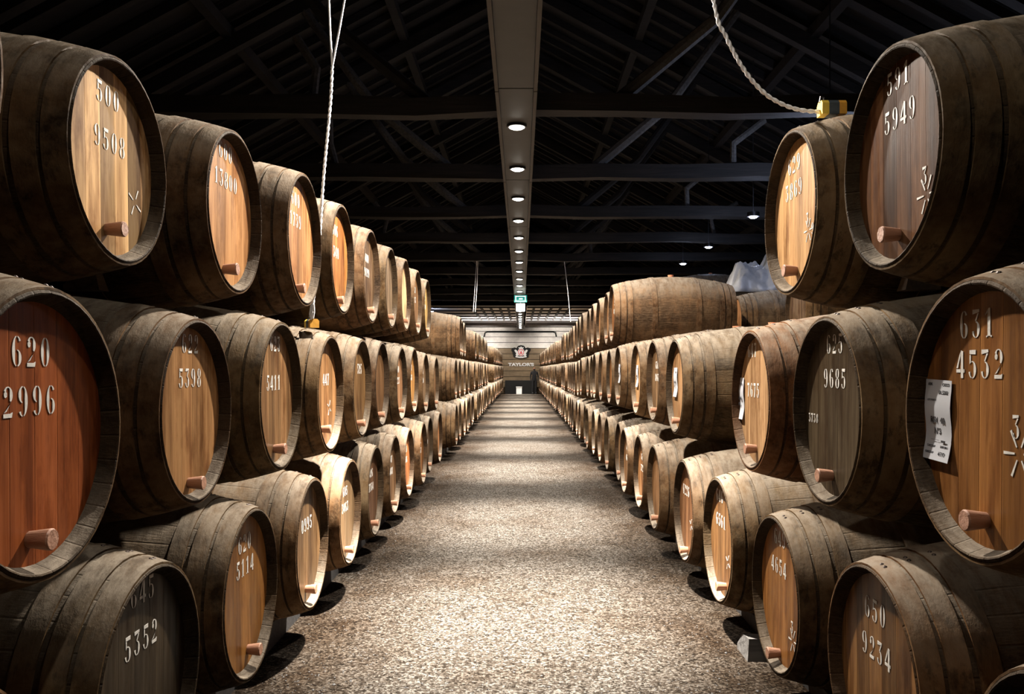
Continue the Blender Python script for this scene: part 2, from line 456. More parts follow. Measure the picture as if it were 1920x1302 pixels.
# trusses with round-edged tie beams
TIE_Z = 4.32
tys = [2.95 + 2.99 * k for k in range(17)]
for i, y in enumerate(tys):
    t = empty('roof_truss', (0, y, TIE_Z)); t['kind'] = 'structure'
    mb = MB()
    pts = [(x, rnd.uniform(-.02, .02), rnd.uniform(-.025, .025)) for x in [-7.9 + 15.8 * k / 14 for k in range(15)]]
    for (yo, zo) in ((0.095, 0.10), (0.10, -0.10), (-0.10, -0.095), (-0.095, 0.10)):
        for (x, dy, dz) in pts: mb.v.append((x, yo + dy + rnd.uniform(-.008, .008), zo + dz + rnd.uniform(-.012, .012)))
    n_ = len(pts)
    for c_ in range(4):
        for k_ in range(n_ - 1):
            a_, b_ = c_ * n_ + k_, ((c_ + 1) % 4) * n_ + k_
            mb.face((a_, a_ + 1, b_ + 1, b_))
    mb.face([0, n_, 2 * n_, 3 * n_]); mb.face([n_ - 1, 4 * n_ - 1, 3 * n_ - 1, 2 * n_ - 1])
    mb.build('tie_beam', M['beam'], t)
    for sx in (-1, 1):
        mb = MB(); mb.bar((sx * 0.05, 0, RIDGE_Z - TIE_Z - 0.42), (sx * 7.6, 0, roof_z(7.6) - TIE_Z - 0.42), 0.15, 0.2); mb.build('principal_rafter', M['beam'], t)
        x1 = sx * 3.1
        mb = MB(); mb.tube([(sx * 1.0, 0.05, 0.05), (sx * 2.1, 0, 0.95), (x1 , -0.02, roof_z(x1) - TIE_Z - 0.5)], [0.075, 0.07, 0.06], 8)
        mb.build('strut', M['strut'] if rnd.random() < 0.6 else M['beam'], t)
        if rnd.random() < 0.7:
            xs = sx * rnd.uniform(1.6, 5.0)
            mb = MB(); mb.tube([(xs, 0.1, 0.08), (xs + rnd.uniform(-0.1, 0.1), 0.1, 0.45), (xs + sx * rnd.uniform(0.1, 0.5), 0.12, 0.8)], 0.05, 8)
            mb.build('strut', M['strut'], t)
    mb = MB(); mb.bar((0, 0, 0.05), (0, 0, RIDGE_Z - TIE_Z - 0.35), 0.15, 0.15, (0, 1, 0)); mb.build('king_post', M['beam'], t)

# whitewashed boards on top of the tie beams at the far end, with lengthwise joists below
m = MB()
for sx in (-1, 1): m.box(min(sx * 0.24, sx * 5.0), max(sx * 0.24, sx * 5.0), 35.0, END_Y - 0.06, 4.15, 4.19)
fc = tag(m.build('ceiling_far', M['white_ceiling']), kind='structure')
yy = 35.05
while yy < END_Y - 0.3:
    for sx in (-1, 1):
        mb = MB(); mb.box(min(sx * 0.26, sx * 5.0), max(sx * 0.26, sx * 5.0), yy, yy + 0.14, 4.095, 4.15); mb.build('cross_batten', M['beam'], fc)
    yy += 2.0
for x in (-2.1, -1.7, -1.3, -0.9, -0.55, 0.55, 0.9, 1.3, 1.7, 2.1):
    mb = MB(); mb.box(x - 0.05, x + 0.05, 35.2, 44.0, 4.10, 4.15); mb.build('joist', M['beam'], fc)

# ------------------------------------------------------------------ lamp board with downlights
SEC = 2 * LAMP_DY
LX = -0.045
m_i = 0
y = LAMP_Y0 - 0.5 * LAMP_DY - 0.2 - 2 * SEC
while y < END_Y - 1:
    y1 = min(y + SEC - 0.025, END_Y - 0.06)
    t = tag(empty('lamp_board', (LX, y, LAMP_Z + 0.01)), kind='structure')
    L = y1 - y
    mb = MB(); mb.box(-0.158, 0.158, 0, L, 0.0, 0.03); mb.build('board', M['trough'], t)
    for sx in (-1, 1):
        mb = MB(); mb.box(min(sx * 0.160, sx * 0.193), max(sx * 0.160, sx * 0.193), 0, L, -0.03, 0.12); mb.build('edge_strip', M['trough_edge'], t)
    y += SEC

_ONES = ['', 'first', 'second', 'third', 'fourth', 'fifth', 'sixth', 'seventh', 'eighth', 'ninth', 'tenth', 'eleventh', 'twelfth', 'thirteenth', 'fourteenth',
         'fifteenth', 'sixteenth', 'seventeenth', 'eighteenth', 'nineteenth']
def ordinal(n):
    if n < 20: return _ONES[n]
    tens = {2: 'twent', 3: 'thirt', 4: 'fort', 5: 'fift', 6: 'sixt'}[n // 10]
    return tens + 'ieth' if n % 10 == 0 else tens + 'y-' + _ONES[n % 10]
ORD = [ordinal(k) for k in range(1, 70)]

def dome(mb, r, depth, z0, seg=20, rings=5):
    n0 = len(mb.v)
    for i in range(rings + 1):
        a = i / rings * PI / 2
        rr = r * math.cos(a); zz = z0 - depth * math.sin(a)
        for k in range(seg):
            mb.v.append((rr * math.cos(2 * PI * k / seg), rr * math.sin(2 * PI * k / seg), zz))
    for i in range(rings):
        for k in range(seg):
            k2 = (k + 1) % seg
            mb.face((n0 + i * seg + k, n0 + (i + 1) * seg + k, n0 + (i + 1) * seg + k2, n0 + i * seg + k2), True)
def ring(mb, r0, r1, z0, z1, seg=20):
    n0 = len(mb.v)
    for (r, z) in ((r0, z0), (r1, z0), (r1, z1), (r0, z1)):
        for k in range(seg): mb.v.append((r * math.cos(2 * PI * k / seg), r * math.sin(2 * PI * k / seg), z))
    for i in range(4):
        j = (i + 1) % 4
        for k in range(seg):
            k2 = (k + 1) % seg
            mb.face((n0 + i * seg + k, n0 + i * seg + k2, n0 + j * seg + k2, n0 + j * seg + k), True)

mb = MB(); dome(mb, 0.085, 0.035, -0.005); dome_me = mb.build('diffuser', M['diffuser'])
mb = MB(); ring(mb, 0.085, 0.105, -0.018, 0.01); ring_me = mb.build('rim', M['metal'])
k = 0
first = True
for j in range(-4, 24):
    if j == -1: continue                      # the photograph shows no lit lamp here
    y = LAMP_Y0 + LAMP_DY * j
    if y > END_Y - 0.6: break
    t = empty('downlight', (LX, y, LAMP_Z))
    if j >= 0:
        lab = 'round white downlight in the grey ceiling board, %s lit one from the front' % ORD[k]; k += 1
    else:
        lab = 'round downlight in the ceiling board above the picture, %s' % {-4: 'over the very nearest barrels', -3: 'over the second barrels', -2: 'over the fourth barrels'}[j]
    tag(t, lab, 'ceiling light', 'downlights along the ceiling board')
    if first: d, r = dome_me, ring_me; first = False
    else:
        d, r = dome_me.copy(), ring_me.copy(); COL.objects.link(d); COL.objects.link(r)
    d.parent = t; r.parent = t
    k_ = {-4: 0.05, -3: 0.40, -2: 1.3}.get(j, 1.0)
    if y > 40: k_ = 0.5 if y < 45 else 0.35                       # the last lamps burn dimmer
    e = (LAMP_WIDE if j % 2 == 0 else LAMP_WIDE * 0.09) * k_
    light('SPOT', 'downlight_beam', (0, 0, -0.05), e, AMBER, t, spot_size=math.radians(168), spot_blend=0.6, shadow_soft_size=0.045)
    if j % 2 == 0:
        light('SPOT', 'downlight_core', (0, 0, -0.05), LAMP_NARROW * k_, AMBER, t, (-0.14 if j == 0 else 0, 0, 0), spot_size=math.radians(50), spot_blend=1.0, shadow_soft_size=0.045)

# ------------------------------------------------------------------ stencil digits (cell .6 wide, 1 high)
def arc(cx, cy, rx, ry, a0, a1, t, tm=0.035, n=12):
    """crescent stroke, thick where it runs upright and thin where it lies flat"""
    out, inn = [], []
    for i in range(n + 1):
        a = math.radians(a0 + (a1 - a0) * i / n)
        th = tm + (t - tm) * abs(math.cos(a)) ** 1.3
        out.append((cx + rx * math.cos(a), cy + ry * math.sin(a)))
        inn.append((cx + (rx - th) * math.cos(a), cy + (ry - tm - (th - tm) * 0.15) * math.sin(a)))
    return out + inn[::-1]
def quad(*p): return list(p)
DIG = {
 '0': [arc(.3, .5, .27, .5, 98, 262, .17), arc(.3, .5, .27, .5, -82, 82, .17)],
 '1': [quad((.22, .04), (.40, .04), (.40, 1), (.30, 1), (.22, .94)), quad((.05, .76), (.19, .84), (.19, .92)), quad((.12, 0), (.20, 0), (.20, .06), (.12, .04)), quad((.42, 0), (.50, 0), (.50, .04), (.42, .06))],
 '2': [arc(.3, .72, .26, .28, -50, 150, .16), arc(.16, .74, .09, .10, 0, 350, .085, .08), quad((.43, .44), (.48, .52), (.22, .20), (.08, .16)), quad((.04, 0), (.52, 0), (.56, .17), (.44, .13), (.04, .13))],
 '3': [quad((.06, .84), (.52, .90), (.52, 1), (.06, 1)), quad((.40, .86), (.50, .86), (.32, .60), (.24, .60)), arc(.28, .29, .27, .29, -88, 88, .17), arc(.28, .29, .25, .29, 190, 262, .12)],
 '4': [quad((.34, 0), (.50, 0), (.50, .96), (.34, 1)), quad((.30, .96), (.30, .80), (.12, .36), (.0, .36)), quad((.0, .20), (.31, .20), (.31, .32), (.0, .32)), quad((.53, .20), (.60, .20), (.60, .32), (.53, .32))],
 '5': [quad((.10, .86), (.52, .84), (.54, 1), (.10, 1)), quad((.10, .50), (.19, .56), (.19, .83), (.10, .83)), arc(.28, .30, .28, .31, -86, 100, .17), arc(.26, .30, .24, .30, 195, 262, .12)],
 '6': [arc(.3, .5, .27, .5, 98, 262, .17), arc(.3, .28, .27, .28, -80, 84, .16), arc(.3, .76, .24, .24, 20, 80, .12)],
 '7': [quad((.04, .82), (.54, .82), (.56, 1), (.04, 1)), quad((.36, .79), (.52, .79), (.34, .0), (.16, .0))],
 '8': [arc(.3, .75, .24, .25, 98, 262, .14), arc(.3, .75, .24, .25, -82, 82, .14), arc(.3, .25, .27, .26, 98, 262, .16), arc(.3, .25, .27, .26, -82, 82, .16)],
 '9': [arc(.3, .5, .27, .5, -82, 82, .17), arc(.3, .72, .27, .28, 96, 260, .16), arc(.3, .24, .24, .24, 200, 260, .12)],
}
def stencil(text, cy, cz, h, parent, rot=0.0, name='stencilled_digit', pitch=0.80):
    w = h * pitch; total = w * len(text)
    for i, ch in enumerate(text):
        mb = MB()
        for poly in DIG[ch]:
            pts = []
            for (px, pz) in poly:
                a = -total / 2 + w * i + (px + 0.06) * h * 0.92; b = (pz - 0.5) * h
                pts.append((cy + a * math.cos(rot) - b * math.sin(rot), cz + a * math.sin(rot) + b * math.cos(rot)))
            # strips of quads for crescents, one outline for the rest; 1 mm of paint on the head
            if len(poly) > 8:
                half = len(pts) // 2
                o_, i_ = pts[:half], pts[half:][::-1]
                for k in range(half - 1):
                    mb.poly_yz([o_[k], o_[k + 1], i_[k + 1], i_[k]], HEAD_X + 0.0006, HEAD_X + 0.0016)
            else:
                mb.poly_yz(pts, HEAD_X + 0.0006, HEAD_X + 0.0016)
        mb.build(name, M['paint'], parent)
def star(cy, cz, s, parent, extra='', rot=0.3):
    mb = MB()
    for k in range(6 if extra else 4):
        a = rot + k * (2 * PI / (6 if extra else 4)) + PI / 4
        p = [(0.28, -0.035), (1.0, -0.07), (1.0, 0.05), (0.28, 0.035)]
        mb.poly_yz([(cy + s * (x * math.cos(a) - z * math.sin(a)), cz + s * (x * math.sin(a) + z * math.cos(a))) for x, z in p], HEAD_X + 0.0006, HEAD_X + 0.0016)
    o = mb.build('star_mark', M['paint'], parent)
    if extra:
        for (ch, dy, dz) in ((extra[0], -0.15, 1.0), (extra[1], 1.05, 0.0)):
            q = stencil(ch, cy + dy * s, cz + dz * s, s * 0.9, parent, 0, 'star_numeral')
    return o

# ------------------------------------------------------------------ barrel pieces
R0, RB, BL = 0.335, 0.440, 1.43
HEAD_X = -0.042
def prof_r(x):
    t = min(max(-x / BL, 0), 1)
    return R0 + (RB - R0) * (4 * t * (1 - t)) ** 0.92
def shell_profile(n=26):
    p = [(HEAD_X, R0 - 0.027), (-0.002, R0 - 0.011), (0.0, R0 - 0.007), (-0.003, R0 - 0.001)]
    for i in range(1, n):
        x = -BL * i / n
        p.append((x, prof_r(x)))
    p += [(-BL + 0.003, R0 - 0.001), (-BL, R0 - 0.007), (-BL + 0.002, R0 - 0.011), (-BL - HEAD_X, R0 - 0.027)]
    return p
HOOPS = [(-0.004, -0.066), (-0.078, -0.138), (-0.155, -0.213), (-0.43, -0.49)]
HOOPS += [(-BL - b, -BL - a) for a, b in HOOPS[::-1]]
def add_hoop(mb, x0, x1, seg=48, rivets=True):
    e = 0.0055
    prof = [(x0, prof_r(x0) - 0.001), (x0 - 0.0005, prof_r(x0) + e), ((x0 + x1) / 2, prof_r((x0 + x1) / 2) + e), (x1 + 0.0005, prof_r(x1) + e), (x1, prof_r(x1) - 0.001)]
    mb.lathe_x(prof, seg)
def add_head(mb, x, seg=48, r=None, flip=False):
    r = r or R0 - 0.0265
    n = len(mb.v)
    for k in range(seg):
        t = 2 * PI * k / seg
        mb.v.append((x, r * math.sin(t), r * math.cos(t)))
    f = [n + k for k in range(seg)]
    mb.face(f[::-1] if not flip else f)
def add_peg(mb, y=0.0, z=-0.245, ln=0.056, r=0.0245):
    n0 = len(mb.v)
    prof = [(HEAD_X, r * 0.78), (HEAD_X + ln * 0.92, r * 1.06), (HEAD_X + ln, r * 0.96)]
    seg = 16
    for (x, rr) in prof:
        for k in range(seg):
            t = 2 * PI * k / seg
            mb.v.append((x, y + rr * math.sin(t), z + rr * math.cos(t)))
    for i in range(2):
        for k in range(seg):
            k2 = (k + 1) % seg
            mb.face((n0 + i * seg + k, n0 + i * seg + k2, n0 + (i + 1) * seg + k2, n0 + (i + 1) * seg + k), True)
    mb.face([n0 + 2 * seg + k for k in range(seg)][::-1])
def add_bung(mb, seg=14):
    z0 = RB - 0.02; n0 = len(mb.v)
    for (z, r) in ((z0, 0.03), (z0 + 0.045, 0.036)):
        for k in range(seg):
            t = 2 * PI * k / seg
            mb.v.append((-BL / 2 + r * math.cos(t), r * math.sin(t), z))
    for k in range(seg):
        k2 = (k + 1) % seg
        mb.face((n0 + k, n0 + k2, n0 + seg + k2, n0 + seg + k), True)
    mb.face([n0 + seg + k for k in range(seg)])
def add_rivets(mb):
    for (x0, x1) in HOOPS:
        xm = (x0 + x1) / 2
        for th in (0.10, 0.17):
            r = prof_r(xm) + 0.005
            p = Vector((xm, r * math.sin(th), r * math.cos(th)))
            d = Vector((0, math.sin(th), math.cos(th)))
            mb.tube([p, p + d * 0.003], [0.007, 0.004], 7)

# prototypes (their meshes are shared by the copies)
proto = {}
mb = MB(); mb.lathe_x(shell_profile()); proto['stave_shell'] = mb.build('stave_shell', M['stave'])
mb = MB(); add_head(mb, HEAD_X); proto['head'] = mb.build('head', M['head'])
mb = MB(); add_head(mb, -BL - HEAD_X, flip=True); proto['rear_head'] = mb.build('rear_head', M['head'])
for i, (a, b) in enumerate(HOOPS):
    mb = MB(); add_hoop(mb, a, b)
    mb.cur = 1
    xm = (a + b) / 2
    for th in (0.10, 0.165):
        r = prof_r(xm) + 0.004
        p = Vector((xm, r * math.sin(th), r * math.cos(th))); d = Vector((0, math.sin(th), math.cos(th)))
        mb.tube([p, p + d * 0.004], [0.008, 0.004], 7)
    proto['hoop%d' % i] = mb.build('hoop', [M['hoop'], M['rivet']])
mb = MB(); add_peg(mb); proto['peg'] = mb.build('peg', M['peg'])
mb = MB(); add_bung(mb); proto['bung'] = mb.build('bung', M['bung'])
# far barrel, one mesh
mb = MB(); mb.lathe_x(shell_profile(14), 32)
mb.cur = 1
for a, b in HOOPS: add_hoop(mb, a, b, 32)
mb.cur = 2; add_head(mb, HEAD_X, 32); add_head(mb, -BL - HEAD_X, 32, flip=True)
mb.cur = 3; add_peg(mb)
mb.cur = 4; add_bung(mb)
far_proto = mb.build('wine_barrel', [M['stave'], M['hoop'], M['head'], M['peg'], M['bung']])
used = {k: False for k in proto}; far_used = False

TONES = [(0.30, 0.17, 0.085), (0.36, 0.22, 0.12), (0.22, 0.135, 0.075), (0.42, 0.28, 0.17), (0.14, 0.10, 0.07), (0.30, 0.15, 0.06), (0.26, 0.19, 0.13)]
def props(o, seed, head, shell, con, gloss):
    o['seed'] = float(seed)
    o['head_tone'] = [float(c) for c in head]
    o['shell_tone'] = [float(c) for c in shell]
    o['contrast'] = float(con); o['gloss'] = float(gloss)

def barrel(side, y, z, a=1.1, R=0.335, label='', group='', full=True, head=None, shell=None, con=0.5, gloss=0.5, roll=0.0, pegpx=None, peg=True):
    """side -1 left / +1 right; the head faces the aisle at distance a from its middle"""
    global far_used
    seed = round(rnd.uniform(0, 90), 3)
    head = head or rnd.choice(TONES)
    sv = rnd.uniform(0.75, 1.35)
    shell = shell or (sv * rnd.uniform(0.95, 1.08), sv, sv * rnd.uniform(0.88, 1.0))
    s = R / R0
    if full:
        t = empty('wine_barrel', (side * a, y, z), 0 if side < 0 else PI)
    else:
        if far_used: t = far_proto.copy(); COL.objects.link(t)
        else: t = far_proto; far_used = True
        t.location = (side * a, y, z); t.rotation_euler = (0, 0, 0 if side < 0 else PI)
        props(t, seed, head, shell, con, gloss)
    t.scale = (1, s, s)
    tag(t, label, 'barrel', group)
    if full:
        for k, p in proto.items():
            if k == 'peg' and not peg: continue
            if used[k]: o = p.copy(); COL.objects.link(o)
            else: o = p; used[k] = True
            o.parent = t
            if k in ('stave_shell', 'head', 'rear_head') or k.startswith('hoop'):
                props(o, seed, head, shell, con, gloss)
            if roll and k != 'peg': o.rotation_euler = (roll, 0, 0)
            if k == 'peg' and pegpx:
                ly, lz = px_local(side, y, z, a, R, pegpx, 0.028)
                o.location = (0, ly, lz + 0.245)
    return t

def px_local(side, y, z, a, R, p, lift=0.0):
    """where a point measured on the head plane lies in the barrel's own y, z"""
    X = abs(p[0] - U0); s = R / R0; a2 = a - HEAD_X - lift
    wy = F * a2 / X; wz = CAMZ + (V0 - p[1]) * a2 / X
    return ((wy - y) * (1 if side < 0 else -1) / s, (wz - z) / s)

def font_mesh(name, c, mat, parent=None):
    tmp = bpy.data.objects.new(name, c); COL.objects.link(tmp)
    me = bpy.data.meshes.new_from_object(tmp.evaluated_get(bpy.context.evaluated_depsgraph_get()))
    bpy.data.objects.remove(tmp)
    me.materials.clear(); me.materials.append(mat)
    o = bpy.data.objects.new(name, me); COL.objects.link(o)
    if parent is not None: o.parent = parent
    return o
def text_mesh(txt, size, parent, mat, name='label_text', bold=0.0):
    c = bpy.data.curves.new(name, 'FONT')
    c.body = txt; c.size = size; c.align_x = 'CENTER'; c.align_y = 'CENTER'; c.offset = bold
    c.extrude = 0.0002
    return font_mesh(name, c, mat, parent)

def paper_label(parent, ly, lz, w=0.135, h=0.215, text=True, tilt=0.0):
    mb = MB()
    nx, nz = 6, 9
    n0 = len(mb.v)
    for layer in (0, 1):
        for j in range(nz + 1):
            for i in range(nx + 1):
                u, v = i / nx - 0.5, j / nz - 0.5
                curl = 0.004 + 0.005 * (abs(v) * 2) ** 4 * (1 if v < 0 else 0.4) + 0.003 * math.sin(9 * v)
                mb.v.append((curl + layer * 0.0006, u * w, v * h))
    def id_(l, i, j): return n0 + l * (nx + 1) * (nz + 1) + j * (nx + 1) + i
    for j in range(nz):
        for i in range(nx):
            mb.face((id_(1, i, j), id_(1, i + 1, j), id_(1, i + 1, j + 1), id_(1, i, j + 1)), True)
            mb.face((id_(0, i, j), id_(0, i, j + 1), id_(0, i + 1, j + 1), id_(0, i + 1, j)), True)
    for j in range(nz):
        mb.face((id_(0, 0, j), id_(1, 0, j), id_(1, 0, j + 1), id_(0, 0, j + 1))); mb.face((id_(0, nx, j), id_(0, nx, j + 1), id_(1, nx, j + 1), id_(1, nx, j)))
    for i in range(nx):
        mb.face((id_(0, i, 0), id_(0, i + 1, 0), id_(1, i + 1, 0), id_(1, i, 0))); mb.face((id_(0, i, nz), id_(1, i, nz), id_(1, i + 1, nz), id_(0, i + 1, nz)))
    o = mb.build('paper_label', M['paper'], parent)
    o.location = (HEAD_X + 0.001, ly, lz); o.rotation_euler = (tilt, 0, 0)
    o['label'] = 'white paper label'
    if text:
        for (s_, dy, dz, sz, bo) in (('ARM.', -0.042, 0.095, 0.011, 0.0003), ('CASCO', 0.040, 0.095, 0.011, 0.0003), ('01.5202', 0.030, 0.074, 0.015, 0.0003),
                                     ('LOTE PORTO', -0.028, 0.053, 0.008, 0), ('RSV  40', 0.0, 0.0, 0.023, 0.0009), ('Nº3', -0.002, -0.030, 0.022, 0.0007),
                                     ('CASCO Nº', -0.030, -0.072, 0.009, 0.0002), ('12.07.2011', 0.036, -0.070, 0.009, 0.0002), ('CASCO Nº', -0.034, -0.089, 0.009, 0.0002), ('4532', 0.030, -0.090, 0.018, 0.0002)):
            q = text_mesh(s_, sz, o, M['ink'], 'printed_text', bo)
            v = dz / h
            curl = 0.004 + 0.005 * (abs(v) * 2) ** 4 * (1 if v < 0 else 0.4) + 0.003 * math.sin(9 * v)
            q.location = (curl + 0.0014, dy, dz)
            q.rotation_euler = (PI / 2, 0, PI / 2)
        mb = MB(); mb.box(0.0062, 0.0066, 0.022, 0.044, -0.058, -0.052); mb.build('printed_bar', M['ink'], o)
        mb = MB(); mb.box(0.0062, 0.0066, -0.03, 0.010, -0.0535, -0.0525); mb.build('printed_line', M['ink'], o)
    else:
        for (s_, dy, dz, sz, bo) in (('01.5202', 0.030, 0.074, 0.015, 0.0003), ('RSV  40', 0.0, 0.0, 0.023, 0.0009), ('Nº3', -0.002, -0.030, 0.022, 0.0007)):
            q = text_mesh(s_, sz, o, M['ink'], 'printed_text', bo)
            q.location = (0.0085, dy, dz); q.rotation_euler = (PI / 2, 0, PI / 2)
    return o

# ------------------------------------------------------------------ the numbered barrels near the camera
NUMH = 0.070
# side, row, y, z, a, R, head tone, contrast, gloss, peg px, [(text, px)], star (px, size, extra), words
NEAR = [
 (-1, 3, 1.43, 2.13, 1.10, .335, (.20, .13, .08), .4, .3, None, [], None, 'dark weathered oak barrel cut off by the upper left edge'),
 (-1, 3, 2.495, 2.120, 1.19, .300, (.66, .47, .27), 1.5, .1, (217, 430), [('500', (203, 181)), ('9508', (207, 266))], ((252, 380), .052, ''), 'oak barrel stencilled 500 9508 on a head of alternating pale and brown planks'),
 (-1, 3, 3.306, 2.123, 1.13, .315, (.58, .34, .17), .35, .25, (433, 505), [('600', (423, 286)), ('13800', (424, 339))], None, 'oak barrel stencilled 13800 on an even orange-tan head, top row left'),
 (-1, 3, 4.20, 2.14, 1.10, .330, (.42, .24, .12), .5, .5, (562, 541), [('600', (554, 374)), ('1739', (554, 413))], None, 'oak barrel stencilled 1739 beside the hanging white rope, top row left'),
 (-1, 3, 5.09, 2.145, 1.10, .330, (.50, .24, .085), .6, .6, (636, 563), [('606', (628, 432)), ('340', (630, 474))], None, 'oak barrel with a bright orange-brown head just behind the hanging rope, top row left'),
 (-1, 2, 1.93, 1.344, 1.10, .335, (.37, .115, .042), .35, .55, (77, 1012), [('620', (60, 660)), ('2996', (58, 752))], None, 'oak barrel stencilled 620 2996 on a red-brown head'),
 (-1, 2, 2.97, 1.353, 1.14, .322, (.42, .25, .125), .4, .4, (368, 906), [('622', (357, 645)), ('5398', (357, 709))], None, 'oak barrel stencilled 622 5398 on a tan head'),
 (-1, 2, 3.82, 1.374, 1.10, .335, (.36, .225, .12), .8, 1.0, (525, 842), [('623', (516, 645)), ('5411', (513, 718))], None, 'oak barrel stencilled 5411 on a glossy streaked head'),
 (-1, 2, 4.826, 1.364, 1.10, .330, (.34, .20, .10), .8, 1.0, (612, 805), [('447', (611, 712))], ((617, 765), .05, ''), 'oak barrel stencilled 447 on a shiny brown head, middle row left'),
 (-1, 2, 5.79, 1.37, 1.10, .333, (.20, .125, .06), .4, .8, None, [('595', (674, 692))], None, 'oak barrel stencilled 595 on a dull olive-brown head, middle row left'),
 (-1, 1, 2.51, 0.56, 1.10, .345, (.052, .042, .030), .4, .35, None, [('645', (268, 1108)), ('5352', (266, 1199))], None, 'oak barrel stencilled 645 5352 on a blackish head at the lower left'),
 (-1, 1, 3.47, 0.58, 1.10, .342, (.31, .155, .048), .3, .55, (477, 1218), [('620', (459, 1018)), ('5114', (460, 1062))], None, 'oak barrel stencilled 5114 on an amber head, bottom row left'),
 (-1, 1, 4.49, 0.576, 1.10, .338, (.19, .125, .07), .6, .8, (583, 1105), [('0995', (575, 983))], None, 'oak barrel stencilled 0995 on a dull brown head, bottom row left'),
 (1, 3, 2.48, 2.127, 1.10, .326, (.120, .060, .030), .9, .4, (1668, 440), [('591', (1685, 146)), ('5949', (1688, 216))], ((1738, 365), .058, '39'), 'oak barrel stencilled 591 5949 on a dark brown head at the upper right'),
 (1, 3, 3.41, 2.138, 1.10, .330, (.60, .40, .22), .3, .3, (1481, 508), [('629', (1490, 308)), ('3869', (1489, 356))], ((1516, 432), .05, '39'), 'oak barrel stencilled 629 3869 on a pale tan head with a yellow block on top'),
 (1, 2, 2.06, 1.385, 1.10, .342, (.36, .175, .062), .55, .6, (1828, 976), [('631', (1833, 607)), ('4532', (1838, 683))], ((1912, 852), .06, '39'), 'oak barrel stencilled 631 4532 with a printed white paper label'),
 (1, 2, 3.05, 1.357, 1.10, .337, (.085, .070, .050), .3, .5, (1546, 892), [('625', (1566, 645)), ('9685', (1566, 710))], None, 'oak barrel stencilled 625 9685 on a dark grey head'),
 (1, 2, 4.015, 1.35, 1.10, .332, (.52, .36, .22), .4, .5, (1407, 842), [('647', (1411, 657)), ('7675', (1413, 732))], None, 'oak barrel stencilled 647 7675 with a pale head, reddish rim and paper label'),
 (1, 1, 2.64, 0.526, 1.10, .345, (.30, .17, .075), .9, .45, None, [('650', (1642, 1147)), ('9234', (1644, 1221))], None, 'oak barrel stencilled 650 9234 on a striped brown head at the lower right'),
 (1, 1, 3.63, 0.518, 1.10, .335, (.38, .19, .068), .35, .55, (1450, 1225), [('649', (1463, 1010)), ('4654', (1461, 1063))], ((1487, 1203), .055, '39'), 'oak barrel stencilled 4654 on an orange-brown head, bottom row right'),
 (1, 1, 4.68, 0.539, 1.10, .343, (.26, .15, .07), .5, .7, (1352, 1100), [('646', (1350, 930)), ('6561', (1352, 977))], ((1365, 1055), .045, ''), 'oak barrel stencilled 6561 on a brown head, bottom row right'),
 (1, 1, 5.66, 0.538, 1.10, .338, (.24, .13, .07), .5, .5, (1282, 1031), [('6226', (1287, 920))], ((1296, 985), .045, ''), 'oak barrel stencilled 6226 on a dark brown head, bottom row right'),
]
ROWN = {1: 'bottom', 2: 'middle', 3: 'top'}
SIDEN = {-1: 'left', 1: 'right'}
def grp(side, row): return 'barrels in the %s row of the %s stack' % (ROWN[row], SIDEN[side])
# ------------------------------------------------------------------ the rest of the stacks
def run(start, end, step, jit=0.03):
    out = []; y = start
    while y <= end:
        out.append(round(y + rnd.uniform(-jit, jit), 3)); y += step * rnd.uniform(0.985, 1.015)
    return out
L1 = [1.53, 5.475, 6.43, 7.42, 8.40, 9.25, 10.22, 11.3]; L1f = run(13.80, 50.9, 0.965, 0.01)
R1 = [1.66, 6.75, 7.8, 8.68, 9.6, 10.6, 11.55]; R1f = run(12.5, 50.9, 0.97, 0.01)
def mids(a, spans): return [round((p + q) / 2, 3) for p, q in zip(a, a[1:]) if any(s_[0] <= (p + q) / 2 <= s_[1] for s_ in spans) and q - p < 1.1]
L2f = mids(L1f, [(14, 17.6), (19.5, 28.2), (34.0, 50.9)]); R2f = mids(R1f, [(14.9, 23.2), (26.3, 37.8), (39.0, 50.9)])
L3f = mids(L2f, [(14, 17.5), (19.8, 27.6), (34.4, 50.9)]); R3f = mids(R2f, [(15.2, 22.9), (26.6, 37.4), (39.4, 50.9)])
ROWS = {
 (-1, 3): [6.08, 6.97, 7.87, 8.80, 9.75] + L3f,
 (-1, 2): [6.69, 7.67, 8.58, 9.6, 10.72] + L2f,
 (-1, 1): L1 + L1f,
 (1, 3): [10.0, 10.93, 11.87, 12.8, 13.73, 14.67] + [y for y in R3f if y > 15.3],
 (1, 2): [5.975, 6.93, 7.96, 9.53, 10.46, 11.4, 12.33, 13.27, 14.2] + R2f,
 (1, 1): R1 + R1f,
}
FULL_Y = 13.6
ZC = {(-1, 1): .575, (-1, 2): 1.368, (-1, 3): 2.145, (1, 1): .545, (1, 2): 1.372, (1, 3): 2.14}
SPEC = {  # (side,row,y): (tone, contrast, gloss)
 (1, 2, 5.975): ((.40, .26, .15), .5, .5), (1, 2, 7.96): ((.62, .42, .24), .3, .4), (1, 2, 6.93): ((.26, .18, .11), .4, .5), (1, 2, 9.53): ((.16, .12, .08), .4, .4),
 (-1, 3, 7.87): ((.72, .52, .34), .2, .3), (-1, 3, 6.08): ((.20, .14, .09), .5, .8), (-1, 3, 6.97): ((.24, .19, .14), .4, .7), (-1, 1, 7.42): ((.19, .12, .07), .4, .5),
 (-1, 1, 8.40): ((.50, .22, .10), .4, .6), (-1, 1, 11.3): ((.50, .26, .13), .4, .6), (-1, 2, 8.58): ((.52, .30, .11), .3, .6), (-1, 2, 7.67): ((.42, .26, .16), .3, .5),
 (-1, 1, 5.475): ((.22, .16, .10), .6, .9), (-1, 1, 6.43): ((.16, .09, .055), .4, .5), (-1, 3, 9.75): ((.60, .45, .20), .3, .4),
}
